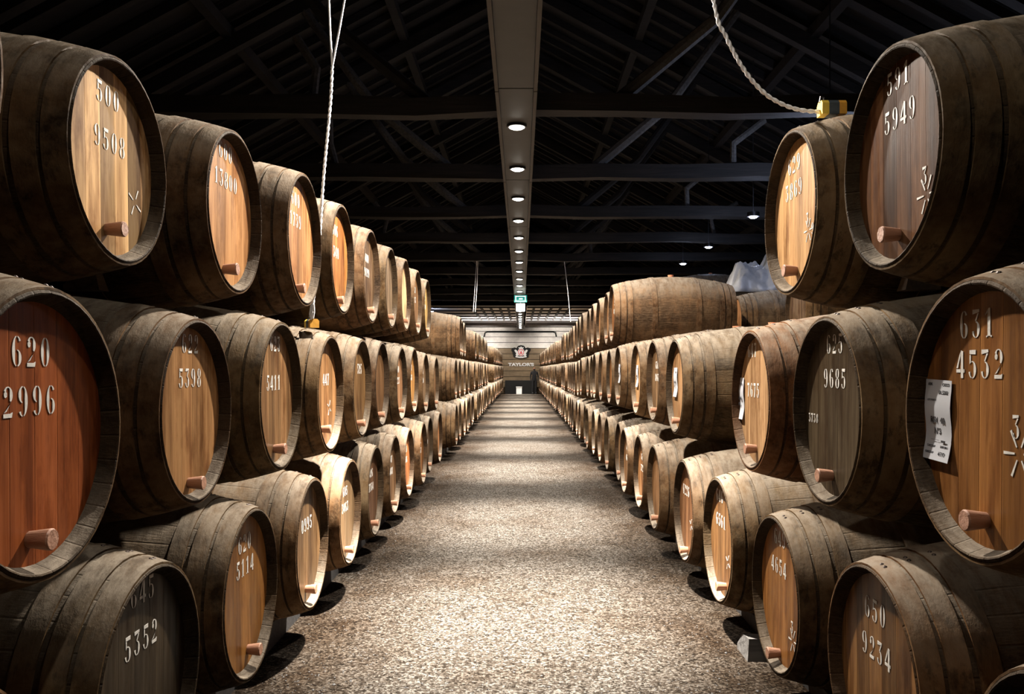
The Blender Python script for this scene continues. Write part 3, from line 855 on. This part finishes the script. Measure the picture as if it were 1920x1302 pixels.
# settle the stacks: barrels that would cross push each other apart, farther ones give way more
NODES = []
for (side, row), ys in ROWS.items():
    NODES += [[side, row, q[2], q[3], 0.02, q, q[5]] for q in NEAR if q[0] == side and q[1] == row]
    NODES += [[side, row, y, ZC[(side, row)], min(1.0, max(0.03, (y - 3) / 4)), y, R0] for y in ys]
def DMf(a, b): return (a[6] + b[6]) / R0 * RB + 0.014
for it in range(700):
    for i, a in enumerate(NODES):
        for b in NODES[i + 1:]:
            if a[0] != b[0] or abs(a[2] - b[2]) > 1.0 or abs(a[1] - b[1]) > 1: continue
            dy, dz = b[2] - a[2], b[3] - a[3]
            d = math.hypot(dy, dz); DM = DMf(a, b)
            if d >= DM: continue
            push = (DM - d) * 0.5; w = a[4] + b[4]
            if a[1] == b[1]: uy, uz = (1 if dy > 0 else -1), 0
            else: uy, uz = dy / d, dz / d
            a[2] -= uy * push * 2 * a[4] / w; b[2] += uy * push * 2 * b[4] / w
            if a[1] > 1: a[3] -= uz * push * 0.4 * a[4] / w
            if b[1] > 1: b[3] += uz * push * 0.4 * b[4] / w
for a in sorted(NODES, key=lambda n: n[1]):          # let each upper barrel down until it touches one below
    if a[1] == 1 or a[4] < 0.1: continue
    for _ in range(30):
        dd = [math.hypot(a[2] - b[2], a[3] - b[3]) - DMf(a, b) for b in NODES if b[0] == a[0] and b[1] == a[1] - 1 and abs(b[2] - a[2]) < 0.9]
        if not dd or min(dd) < 0.004: break
        a[3] -= 0.004
NSET = {(n[0], n[1], n[5][2]): (n[2], n[3]) for n in NODES if isinstance(n[5], tuple)}
SETTLED = {(n[0], n[1], n[5]): (n[2], n[3]) for n in NODES if not isinstance(n[5], tuple)}
near_pos = {}
for (side, row, y, z, a, R, tone, con, gl, pp, texts, st, words) in NEAR:
    y0_ = y; y, z = NSET[(side, row, y)]
    shell = None
    if '7675' in words: shell = (1.5, 1.15, 0.95)
    if '650 9234' in words: shell = (1.45, 1.3, 1.15)
    t = barrel(side, y, z, a, R, words, grp(side, row), True, tone, shell, con, gl, rnd.uniform(-0.03, 0.03), pp)
    near_pos[(side, row, round(y, 2))] = t
    for (s_, p) in texts:
        ly, lz = px_local(side, y, z, a, R, p)
        stencil(s_, ly, lz, NUMH, t)
    if st:
        ly, lz = px_local(side, y, z, a, R, st[0])
        star(ly, lz, st[1], t, st[2])
    if '631 4532' in words:
        ly, lz = px_local(side, y, z, a, R, (1762, 788)); paper_label(t, ly, lz, text=True, tilt=-0.03)
    if '7675' in words:
        ly, lz = px_local(side, y, z, a, R, (1390, 747)); paper_label(t, ly, lz, text=False)
    if '9685' in words:
        ly, lz = px_local(side, y, z, a, R, (1526, 784)); stencil('3738', ly, lz, 0.034, t, 0, 'small_number')

for (side, row), ys in ROWS.items():
    nears = sorted([q[2] for q in NEAR if q[0] == side and q[1] == row])
    allys = sorted(nears + ys)
    for y in ys:
        idx = allys.index(y)
        full = y < FULL_Y
        R = 0.335 + rnd.uniform(-0.005, 0.001)
        key = (side, row, y)
        full = y < FULL_Y
        ys_, z = SETTLED[key]
        a = 1.10 + rnd.uniform(-0.035, 0.03)
        sp = SPEC.get(key)
        if sp: a = 1.10
        lab = 'weathered oak barrel, %s from the front in the %s %s row' % (ORD[idx], SIDEN[side], ROWN[row])
        if idx == 0: lab = 'weathered oak barrel at the %s lower corner, nearest of the bottom row' % SIDEN[side]
        if (side, row) == (1, 3) and y == 10.0: lab = 'long-bodied oak barrel seen side-on beyond the gap, right top row'
        if (side, row) == (1, 2) and y == 5.975: lab = 'oak barrel seen side-on with a paper label, beyond the gap in the right middle row'
        t = barrel(side, ys_, z, a, R, lab, grp(side, row), full, sp[0] if sp else None, None,
                   sp[1] if sp else rnd.uniform(.3, .8), sp[2] if sp else rnd.uniform(.2, .8), rnd.uniform(-0.06, 0.06) if full else 0.0)
        if (side, row, y) in ((1, 2, 5.975), (1, 2, 7.96), (1, 2, 9.53)):
            paper_label(t, -0.13, 0.03, text=False)
        elif full and rnd.random() < 0.75 and idx > 0:
            stencil(str(rnd.randint(430, 670)), 0.0, 0.135, 0.062, t); stencil(str(rnd.randint(2100, 9700)), 0.0, 0.03, 0.062, t)

# second column of stacks behind the right one (only what shows, and what carries it)
G2 = 'barrels of the stack behind the right-hand one'
for (x, y, z, lab) in [
    (2.95, 8.95, 2.14, 'grey-brown barrel just visible below the barrel stencilled 629 3869'),
    (2.95, 11.45, 2.16, 'brown barrel behind the side-on barrel, below the pale sheet'),
    (2.98, 16.2, 2.92, 'dark barrel topmost behind the long side-on barrel'),
    (2.95, 8.45, 1.36, 'grey barrel of the rear stack under the one below 629 3869, nearer'),
    (2.95, 9.42, 1.36, 'grey barrel of the rear stack under the one below 629 3869, farther'),
    (2.95, 10.95, 1.38, 'grey barrel of the rear stack carrying the brown one, nearer'),
    (2.95, 11.93, 1.38, 'grey barrel of the rear stack carrying the brown one, farther'),
    (2.98, 15.7, 2.14, 'grey barrel of the rear stack carrying the topmost one, nearer'),
    (2.98, 16.7, 2.14, 'grey barrel of the rear stack carrying the topmost one, farther'),
    (2.95, 12.45, 2.15, 'grey barrel of the rear stack under the pale sheet'),
    (2.95, 12.93, 1.37, 'grey barrel of the rear stack two below the pale sheet')]:
    barrel(1, y, z, x, 0.335, lab, G2, True, None, (0.95, 0.88, 0.75), .4, .4, 0.0)
for kk, yc in enumerate([7.97, 8.94, 9.91, 10.45, 11.43, 12.42, 13.40, 14.7, 15.7, 16.7, 17.7]):
    if yc == 9.91: continue
    barrel(1, yc, 0.56, 2.95, 0.335, 'weathered floor barrel of the rear right stack, %s from the front' % ORD[kk], G2, False, (.2, .14, .09), (0.8, 0.75, 0.65))
for kk, (yc, zc) in enumerate([(15.2, 1.35), (16.2, 1.35), (17.2, 1.35)]):
    barrel(1, yc, zc, 2.98, 0.335, 'weathered second-tier barrel at the far end of the rear right stack, %s from the front' % ORD[kk], G2, False, (.2, .14, .09), (0.8, 0.75, 0.65))

# timber rails that carry the bottom rows, and wooden chocks
def rail(x, y0, y1, zt, lab):
    mb = MB(); mb.box(x - 0.06, x + 0.06, y0, y1, 0, zt)
    tag(mb.build('stillage_rail', M['beam']), lab, 'timber rail', 'rails under the bottom rows')
for side in (-1, 1):
    for (dx, w) in ((0.30, 'front'), (1.13, 'rear')):
        zt = (0.56 if side < 0 else 0.528) - prof_r(-dx) * 1.03 - 0.010
        if side < 0:
            rail(side * (1.1 + dx), 1.0, 12.1, zt, 'dark %s timber rail under the near left bottom barrels' % w)
            rail(side * (1.1 + dx), 13.7, 51.4, zt, 'dark %s timber rail under the far left bottom barrels' % w)
        else:
            rail(side * (1.1 + dx), 1.0, 51.4, zt - 0.016, 'dark %s timber rail under the right bottom barrels' % w)
for (dx, w) in ((0.30, 'front'), (1.13, 'rear')):
    rail(2.95 + dx, 7.4, 18.2, 0.56 - prof_r(-dx) - 0.012, 'dark %s timber rail under the rear right stack' % w)

M['stonechock'] = timber('brown chock wood', (0.05, 0.035, 0.025), (0.16, 0.115, 0.08))
def chock(loc, rz, lab, s=1.0, mat='strut'):
    mb = MB()
    n = 0
    L, w, h = 0.16 * s, 0.09 * s, 0.085 * s
    mb.v += [(-L / 2, -w / 2, 0), (L / 2, -w / 2, 0), (L / 2, w / 2, 0), (-L / 2, w / 2, 0), (-L / 2 + .02, -w / 2 + .012, h), (L / 6, -w / 2 + .012, h * .9), (L / 6, w / 2 - .01, h * .9), (-L / 2 + .02, w / 2 - .012, h),
             (L / 2, -w / 2, h * .25), (L / 2, w / 2, h * .25)]
    for f in ((0, 3, 2, 1), (4, 5, 6, 7), (0, 1, 8, 5, 4), (3, 7, 6, 9, 2), (0, 4, 7, 3), (1, 2, 9, 8), (5, 8, 9, 6)): mb.face(f)
    o = mb.build('wooden_chock', M[mat]); o.location = loc; o.rotation_euler = (0, 0, rz)
    return tag(o, lab, 'chock', 'wooden chocks between the barrels')
chock((-1.56, 2.98, 1.782), PI, 'brown wooden chock on top of the barrel stencilled 5398', 0.8, 'stonechock')
chock((1.46, 3.05, 1.79), 0, 'greyish wooden chock on top of the barrel stencilled 9685', 0.8, 'stonechock')
chock((1.22, 4.36, 0.0), PI / 2, 'pale wooden chock on the floor beside the barrel stencilled 4654', 1.3)

# ------------------------------------------------------------------ ropes and foam blocks
def twisted(name, pts, r, lab, group=None, pitch=0.07, parent=None, cat='rope'):
    """three strands wound round a smooth path"""
    P = [Vector(p) for p in pts]
    path = []
    for i in range(len(P) - 1):
        p0, p1, p2, p3 = P[max(i - 1, 0)], P[i], P[i + 1], P[min(i + 2, len(P) - 1)]
        n = max(4, int((p2 - p1).length / (pitch / 6)))
        for k in range(n):
            t = k / n
            path.append(0.5 * ((2 * p1) + (p2 - p0) * t + (2 * p0 - 5 * p1 + 4 * p2 - p3) * t * t + (3 * p1 - p0 - 3 * p2 + p3) * t ** 3))
    path.append(P[-1])
    mb = MB(); ln = [0]
    for i in range(1, len(path)): ln.append(ln[-1] + (path[i] - path[i - 1]).length)
    for s_ in range(2):
        q = []; prev = None
        for i, p in enumerate(path):
            d = (path[min(i + 1, len(path) - 1)] - path[max(i - 1, 0)]).normalized()
            a = Vector((1, 0, 0)) if prev is None else prev
            a = (a - d * a.dot(d)).normalized(); prev = a; b = d.cross(a)
            th = 2 * PI * (ln[i] / pitch + s_ / 2)
            q.append(p + (a * math.cos(th) + b * math.sin(th)) * r * 0.5)
        mb.tube(q, r * 0.62, 6)
    o = mb.build(name, M['rope'], parent)
    if lab: tag(o, lab, cat, group)
    return o

def wp(px, py, y):
    """point at depth y seen at a photograph pixel"""
    return ((px - U0) * y / F, y, CAMZ + (V0 - py) * y / F)

# left hanging rope: two cords knot together and run down between the third and fourth top barrels
yl = 4.66
low = (-1.175, yl, 1.80)
t = tag(empty('hanging_rope', low), 'white twisted rope with two upper cords hanging at the left stack', 'rope')
def rel(p): return (p[0] - low[0], p[1] - low[1], p[2] - low[2])
knot = wp(623, 125, yl)
twisted('rope_length', [rel(knot), rel(wp(619, 200, yl)), rel(wp(607, 330, yl)), rel(wp(599, 450, yl)), rel(wp(590, 545, yl)), rel(wp(586, 575, yl)), rel(wp(584, 600, yl))], 0.0085, None, parent=t)
mb = MB(); mb.tube([rel(p) for p in (wp(588, 556, yl), wp(583, 575, yl), wp(581, 590, yl), wp(583, 598, yl), wp(587, 597, yl), wp(589, 585, yl), wp(588, 565, yl))], 0.005, 8); mb.build('loop', M['rope'], t)
topz = 7.0
ka = Vector(knot); 
for (px, nm) in ((618, 'upper_cord'), (645, 'upper_cord')):
    e = Vector(wp(px, 0, yl)); d = (e - ka); k_ = (topz - ka.z) / d.z
    mb = MB(); mb.tube([rel(ka), rel(ka + d * 0.5 + Vector((-0.004 if px == 618 else 0.003, 0, 0))), rel(ka + d * k_)], 0.0055, 8); mb.build(nm, M['rope'], t)
def foam_block(loc, rz, lab, s=1.0):
    t = tag(empty('foam_block', loc, rz), lab, 'foam block', 'yellow and black blocks on the rope ends')
    t.scale = (s, s, s)
    def slab(x0, x1, mat, nm):
        mb = MB()
        c = 0.012
        pts = [(-0.032, 0), (0.032, 0), (0.032, 0.045), (0.032 - c, 0.058), (-0.032 + c, 0.058), (-0.032, 0.045)]
        mb.poly_yz(pts, x0, x1); mb.build(nm, M[mat], t)
    slab(-0.05, -0.020, 'orange', 'orange_end'); slab(-0.020, 0.022, 'slate', 'dark_band'); slab(0.022, 0.05, 'yellow', 'yellow_end')
    mb = MB(); mb.tube([(0.03, 0, 0.055), (0.034, 0, 0.075), (0.046, 0, 0.078), (0.05, 0, 0.055)], 0.004, 8); mb.build('eye_ring', M['metal'], t)
    return t
foam_block((-1.185, 4.70, 1.735), 2.2, 'small yellow and black block at the foot of the left rope', 0.85)
yr = 3.42
foam_block((1.28, yr, 2.545), PI, 'larger yellow and dark block on the barrel stencilled 629 3869', 1.0)
pr = [wp(p[0], p[1], yr) for p in ((1325, -60), (1338, 0), (1362, 70), (1398, 135), (1440, 180), (1490, 204), (1536, 210))]
pr = [(0.62, yr, TIE_Z - 0.1), (0.70, yr, 3.7)] + pr[1:]
twisted('slack_rope', pr, 0.0088, 'white twisted rope sagging to the yellow block on the right stack', None, 0.062)

# thin cords far down the aisle
for (p, q_, yy, lab) in (((1058, 470), (1070, 604), 20.89, 'thin pale cord hanging over the right stack far down the aisle'),
                         ((896, 470), (891, 585), 20.89, 'pair of thin cords hanging over the left stack far down the aisle'),):
    mb = MB(); a, b = Vector(wp(*p, yy)), Vector(wp(*q_, yy)); a.z = TIE_Z - 0.09
    mb.tube([a, (a + b) / 2 + Vector((0.01, 0, 0)), b], 0.008, 6)
    if p[0] < 900: mb.tube([a + Vector((-0.03, 0, 0)), b + Vector((-0.05, 0, 0))], 0.006, 6)
    tag(mb.build('thin_cord', M['rope']), lab, 'cord')

# ------------------------------------------------------------------ side-aisle lamps and their cool light
for (x, y, lab, e) in ((3.83, 10.3, 'small bluish lamp over the right stack, hidden behind the barrel stencilled 629 3869', 90), (3.83, 13.7, 'small bluish lamp over the right stack, nearest of three', 35), (3.86, 17.1, 'small bluish lamp over the right stack, middle of three', 15),
                       (3.86, 19.8, 'small bluish lamp over the right stack, farthest of three', 15), (-3.87, 36.0, 'small bluish lamp beyond the top row of the left stack', 20)):
    t = tag(empty('side_lamp', (x, y, LAMP_Z - 0.02)), lab, 'ceiling light', 'bluish lamps over the side aisles')
    mb = MB(); dome(mb, 0.075, 0.04, 0.0); mb.build('diffuser', M['diffuser_blue'], t)
    mb = MB(); ring(mb, 0.075, 0.10, -0.01, 0.06); mb.build('rim', M['metal'], t)
    mb = MB(); mb.bar((0, 0, 0.03), (0, 0, roof_z(x) - LAMP_Z), 0.012, 0.012, (0, 1, 0)); mb.build('hanger', M['metal'], t)
    light('POINT', 'side_lamp_light', (0, 0, -0.10), e, (0.62, 0.72, 1.0), t, shadow_soft_size=0.06)
# daylight chinks between the roof boards
for (x, y, r, lab) in ((-0.86, 15.8, 0.24, 'slanting bluish daylight chink in the roof left of the lamp board'), (0.72, 15.8, 0.07, 'tiny daylight chink in the roof right of the lamp board'), (0.86, 15.6, 0.05, 'tinier daylight chink in the roof beside the other one')):
    zz = roof_z(x) - 0.02 - 0.0; sl = (RIDGE_Z - EAVE_Z) / ROOF_W * (1 if x < 0 else -1)
    zz = CAMZ + (V0 - 157) * y / F - 0.35
    mb = MB(); mb.bar((x - r / 2, y, zz - sl * r / 2), (x + r / 2, y, zz + sl * r / 2), 0.05, 0.03, (0, 1, 0))
    tag(mb.build('roof_chink', M['chink']), lab, 'skylight')

# ------------------------------------------------------------------ pale sheet heaped on the rear stack
from mathutils import noise as mnoise
mb = MB(); nx, ny = 70, 44
def sheet_h(u, v):
    h = 0.38 / (1 + (abs(u - 0.25) / 0.24) ** 4) + 0.80 / (1 + (abs(u - 0.72) / 0.20) ** 5)
    h += 0.10 * mnoise.noise((u * 4, v * 3, 0)) + 0.10 * abs(mnoise.noise((u * 9, v * 7, 2))) + 0.04 * abs(mnoise.noise((u * 22, v * 16, 5)))
    e = min(1, 9 * min(u, 1 - u)) ** 0.5 * min(1, 3.2 * min(v, 1 - v)) ** 0.7
    return max(0.0, h) * e
for j in range(ny + 1):
    for i in range(nx + 1):
        u, v = i / nx, j / ny
        mb.v.append((3.08 + 1.2 * u + 0.05 * mnoise.noise((v * 6, u * 5, 9)), 12.05 + 0.8 * v + 0.06 * mnoise.noise((u * 7, v * 5, 4)), 2.63 + sheet_h(u, v)))
for j in range(ny):
    for i in range(nx):
        a = j * (nx + 1) + i
        mb.face((a, a + 1, a + nx + 2, a + nx + 1), True)
o = mb.build('plastic_sheet', M['tarp'])
sm = o.modifiers.new('thickness', 'SOLIDIFY'); sm.thickness = 0.008
tag(o, 'pale grey crumpled plastic sheet heaped behind the barrel stencilled 629 3869', 'sheet')

# ------------------------------------------------------------------ far end: crest, lettering, lights, signs
YW = END_Y - 0.06
S = YW / F
def ex(px): return (px - U0) * S
def ez(py): return CAMZ + (V0 - py) * S
t = tag(empty('wall_crest', (ex(977), YW, ez(672))), 'black outlined crest with white beasts and red medallion on the back wall', 'wall sign')
def flat(name, pts, d0, d1, mat, parent):
    mb = MB(); mb.poly_yz(pts, 0, d1 - d0)
    o = mb.build(name, M[mat], parent)
    # local +x is the front; turn it to face the camera (-y), local y becomes +x
    o.rotation_euler = (0, 0, -PI / 2); o.location = (0, -d0, 0)
    return o
half = [(0, 0.0), (0.30, 0.03), (0.42, 0.10), (0.47, 0.36), (0.555, 0.50), (0.52, 0.62), (0.36, 0.66), (0.26, 0.62), (0.17, 0.76), (0, 0.80)]
out = half + [(-x, z) for x, z in half[::-1][1:-1]]
flat('crest_board', [(x * 1.10, z * 1.04 - 0.015) for x, z in out], 0.0, 0.06, 'black', t)
for sx in (-1, 1):
    beast = [(0.15, 0.14), (0.32, 0.10), (0.38, 0.20), (0.33, 0.30), (0.42, 0.40), (0.48, 0.52), (0.38, 0.57), (0.28, 0.50), (0.22, 0.40), (0.20, 0.28)]
    pts = [(sx * (0.16 + (x - 0.16) * 0.82), 0.04 + z * 0.88) for x, z in beast]
    if sx < 0: pts = pts[::-1]
    flat('heraldic_beast', pts, 0.06, 0.085, 'white', t)
flat('scroll', [(-0.36, 0.06), (-0.1, 0.015), (0.1, 0.015), (0.36, 0.06), (0.33, 0.13), (0.1, 0.10), (-0.1, 0.10), (-0.33, 0.13)], 0.06, 0.09, 'white', t)
flat('crown', [(-0.14, 0.60), (0.14, 0.60), (0.16, 0.70), (0.08, 0.66), (0.0, 0.74), (-0.08, 0.66), (-0.16, 0.70)], 0.06, 0.085, 'white', t)
circ = lambda r, n=24: [(r * math.cos(2 * PI * k / n), 0.37 + r * 1.12 * math.sin(2 * PI * k / n)) for k in range(n)]
flat('medallion', circ(0.215), 0.06, 0.10, 'white', t)
flat('medallion_ring', circ(0.185), 0.10, 0.11, 'red', t)
flat('medallion_face', circ(0.145), 0.11, 0.12, 'white', t)
flat('medallion_figure', [(-0.09, 0.27), (0.09, 0.27), (0.07, 0.35), (0.03, 0.38), (0.03, 0.45), (0, 0.49), (-0.03, 0.45), (-0.03, 0.38), (-0.07, 0.35)], 0.12, 0.13, 'red', t)
c = bpy.data.curves.new('wall_lettering', 'FONT'); c.body = "TAYLOR'S"; c.size = 0.36; c.align_x = 'CENTER'; c.extrude = 0.02; c.offset = 0.018; c.space_character = 1.0
o = font_mesh('wall_lettering', c, M['white'])
o.rotation_euler = (PI / 2, 0, 0); o.location = (ex(977), YW - 0.02, ez(686.5)); o.scale = (1.0, 0.72, 1)
tag(o, "white capital letters reading TAYLOR'S below the crest on the back wall", 'lettering')

def top_of_row(side, y):
    c_ = min((n for n in NODES if n[0] == side and n[1] == 3), key=lambda n: abs(n[2] - y))
    return c_[2], c_[3] + prof_r(-0.8) + 0.006
for sx in (-1, 1):
    _, ft = top_of_row(sx, 50.2)
    t = tag(empty('floodlight', (sx * 1.9, top_of_row(sx, 50.2)[0], ft + 0.125), 0), 'floodlight behind the last %s barrels washing the back wall' % SIDEN[sx], 'floodlight', 'floodlights at the back wall')
    mb = MB(); mb.box(-0.12, 0.12, -0.05, 0.05, -0.09, 0.09); mb.build('housing', M['metal'], t)
    mb = MB(); mb.box(-0.10, 0.10, 0.05, 0.055, -0.07, 0.07); mb.build('lens', M['diffuser'], t)
    light('SPOT', 'floodlight_beam', (0, 0.10, 0.05), 330, (1.0, 0.92, 0.83), t, (math.radians(108), 0, sx * -0.25), spot_size=math.radians(96), spot_blend=1.0, shadow_soft_size=0.08)
    mb = MB(); mb.bar((0, 0, -0.10), (0, 0, -0.05), 0.04, 0.04, (0, 1, 0)); mb.build('foot', M['metal'], t)
    uy, ft = top_of_row(sx, 43.5)
    t = tag(empty('uplight', (sx * 1.9, uy, ft + 0.080), 0), 'uplight on top of the far %s barrels lighting the pale ceiling' % SIDEN[sx], 'floodlight', 'uplights under the pale ceiling')
    mb = MB(); mb.box(-0.10, 0.10, -0.10, 0.10, -0.05, 0.03); mb.build('housing', M['metal'], t)
    mb = MB(); mb.box(-0.08, 0.08, -0.08, 0.08, 0.03, 0.035); mb.build('lens', M['diffuser'], t)
    light('SPOT', 'uplight_beam', (0, 0, 0.08), 900, (1.0, 0.93, 0.86), t, (PI, 0, 0), spot_size=math.radians(160), spot_blend=0.9, shadow_soft_size=0.08)

# cable on the back wall under the ceiling
mb = MB(); mb.tube([(-2.3, YW - 0.05, 3.55), (-2.25, YW - 0.05, 3.78), (-2.1, YW - 0.05, 3.84), (2.0, YW - 0.05, 3.84), (2.15, YW - 0.05, 3.78), (2.2, YW - 0.05, 3.55)], 0.045, 8)
tag(mb.build('cable_duct', M['black']), 'black cable duct running across the top of the back wall', 'duct')
# exit signs below the lamp board
ys = 28.0
def sgn(name, px0, px1, py0, py1, mat, lab, cat):
    x0, _, z1 = wp(px0, py0, ys); x1, _, z0 = wp(px1, py1, ys)
    t = tag(empty(name, ((x0 + x1) / 2, ys, z0)), lab, cat)
    w, h = x1 - x0, z1 - z0
    mb = MB(); mb.box(-w / 2, w / 2, -0.03, 0.03, 0, h); mb.build('panel', M[mat], t)
    return t, w, h
t, w, h = sgn('exit_sign', 964, 988, 554, 567, 'signgreen', 'green illuminated exit sign hanging under the lamp board', 'sign')
mb = MB()
for (a, b, c_, d) in ((-.40, .40, .80, .88), (-.40, .40, .12, .20), (-.40, -.34, .12, .88), (.34, .40, .12, .88), (-.12, .16, .40, .56)):
    mb.box(a * w, b * w, -0.035, -0.03, c_ * h, d * h)
mb.build('pictogram', M['signwhite'], t)
for sx in (-1, 1):
    mb = MB(); mb.bar((sx * w * .35, 0, h), (sx * w * .35, 0, LAMP_Z - t.location.z), 0.015, 0.015, (0, 1, 0)); mb.build('hanger', M['metal'], t)
t, w, h = sgn('lit_sign', 968, 984, 569.5, 584, 'signwhite', 'square white illuminated sign below the green exit sign', 'sign')
mb = MB(); mb.bar((0, 0, h), (0, 0, h + 0.035), 0.02, 0.02, (0, 1, 0)); mb.build('hanger', M['metal'], t)
# dark counter, white box and visitor at the end of the aisle
mb = MB(); mb.box(-0.98, 0.95, 50.9, 51.6, 0, 0.82); o = mb.build('counter', M['black'])
tag(o, 'low black counter across the far end of the aisle', 'counter')
mb = MB(); mb.box(-0.29, 0.05, 50.3, 50.6, 0, 0.42); mb.cur = 1; mb.box(-0.31, 0.07, 50.28, 50.62, 0.42, 0.45)
tag(mb.build('white_box', [M['white'], M['white']]), 'small white box standing on the floor at the far end', 'box')

def skinned(name, verts, edges, radii, mat, parent=None):
    me = bpy.data.meshes.new(name); me.from_pydata(verts, edges, []); me.materials.append(mat)
    o = bpy.data.objects.new(name, me); COL.objects.link(o)
    s_ = o.modifiers.new('skin', 'SKIN'); ld = me.skin_vertices[0] if me.skin_vertices else None
    if ld is None:
        bpy.context.view_layer.objects.active = o
        ld = me.skin_vertices[0] if me.skin_vertices else None
    for i, r in enumerate(radii):
        ld.data[i].radius = (r, r)
    ld.data[0].use_root = True
    ss = o.modifiers.new('subdivision', 'SUBSURF'); ss.levels = 2; ss.render_levels = 2
    if parent: o.parent = parent
    return o
pt = tag(empty('person', (0.80, 50.2, 0.0)), 'person in dark clothes standing at the far end of the aisle on the right', 'person')
V = [(0, 0, .90), (0, 0, 1.10), (0, 0, 1.32), (0, 0, 1.40), (0, 0, 1.47), (0, -.01, 1.56), (0, 0, 1.64),
     (-.09, 0, .84), (-.10, -.01, .47), (-.10, .02, .08), (-.10, -.12, .04), (.09, 0, .84), (.10, -.01, .47), (.10, .02, .08), (.10, -.12, .04),
     (-.18, 0, 1.32), (-.23, .02, 1.07), (-.22, -.05, .85), (-.22, -.07, .77), (.18, 0, 1.32), (.23, .02, 1.07), (.22, -.05, .85), (.22, -.07, .77)]
E = [(0, 1), (1, 2), (2, 3), (3, 4), (4, 5), (5, 6), (0, 7), (7, 8), (8, 9), (9, 10), (0, 11), (11, 12), (12, 13), (13, 14), (2, 15), (15, 16), (16, 17), (17, 18), (2, 19), (19, 20), (20, 21), (21, 22)]
RR = [.13, .12, .14, .07, .055, .085, .06, .10, .065, .045, .04, .10, .065, .045, .04, .06, .045, .035, .03, .06, .045, .035, .03]
try:
    skinned('clothed_body', V, E, RR, M['cloth_dark'], pt)
    skinned('face_and_neck', [(0, -.03, 1.50), (0, -.035, 1.565), (0, -.03, 1.61)], [(0, 1), (1, 2)], [.055, .078, .06], M['skin'], pt)
except Exception as ex_:
    print('person failed', ex_)

# ------------------------------------------------------------------ loose grit on the floor
mb = MB()
g = random.Random(3)
for i in range(5200):
    y = 3.4 + 9.0 * g.random() ** 1.4; x = g.uniform(-1.25, 1.12); r = g.uniform(0.0018, 0.0048) * (1.6 if g.random() < 0.04 else 1)
    n = len(mb.v)
    rx, ry, rz = r * g.uniform(.8, 1.5), r * g.uniform(.8, 1.5), r * g.uniform(.5, .9)
    for (a, b, c_) in ((1, 0, 0), (0, 1, 0), (-1, 0, 0), (0, -1, 0), (0, 0, 1), (0, 0, -0.6)):
        mb.v.append((x + rx * a + g.uniform(-.2, .2) * r, y + ry * b, rz * 0.5 + rz * c_))
    for f in ((0, 1, 4), (1, 2, 4), (2, 3, 4), (3, 0, 4), (1, 0, 5), (2, 1, 5), (3, 2, 5), (0, 3, 5)): mb.face([n + q for q in f])
tag(mb.build('floor_grit', M['stone']), 'loose pale grit scattered over the aisle floor', 'grit', None, 'stuff')
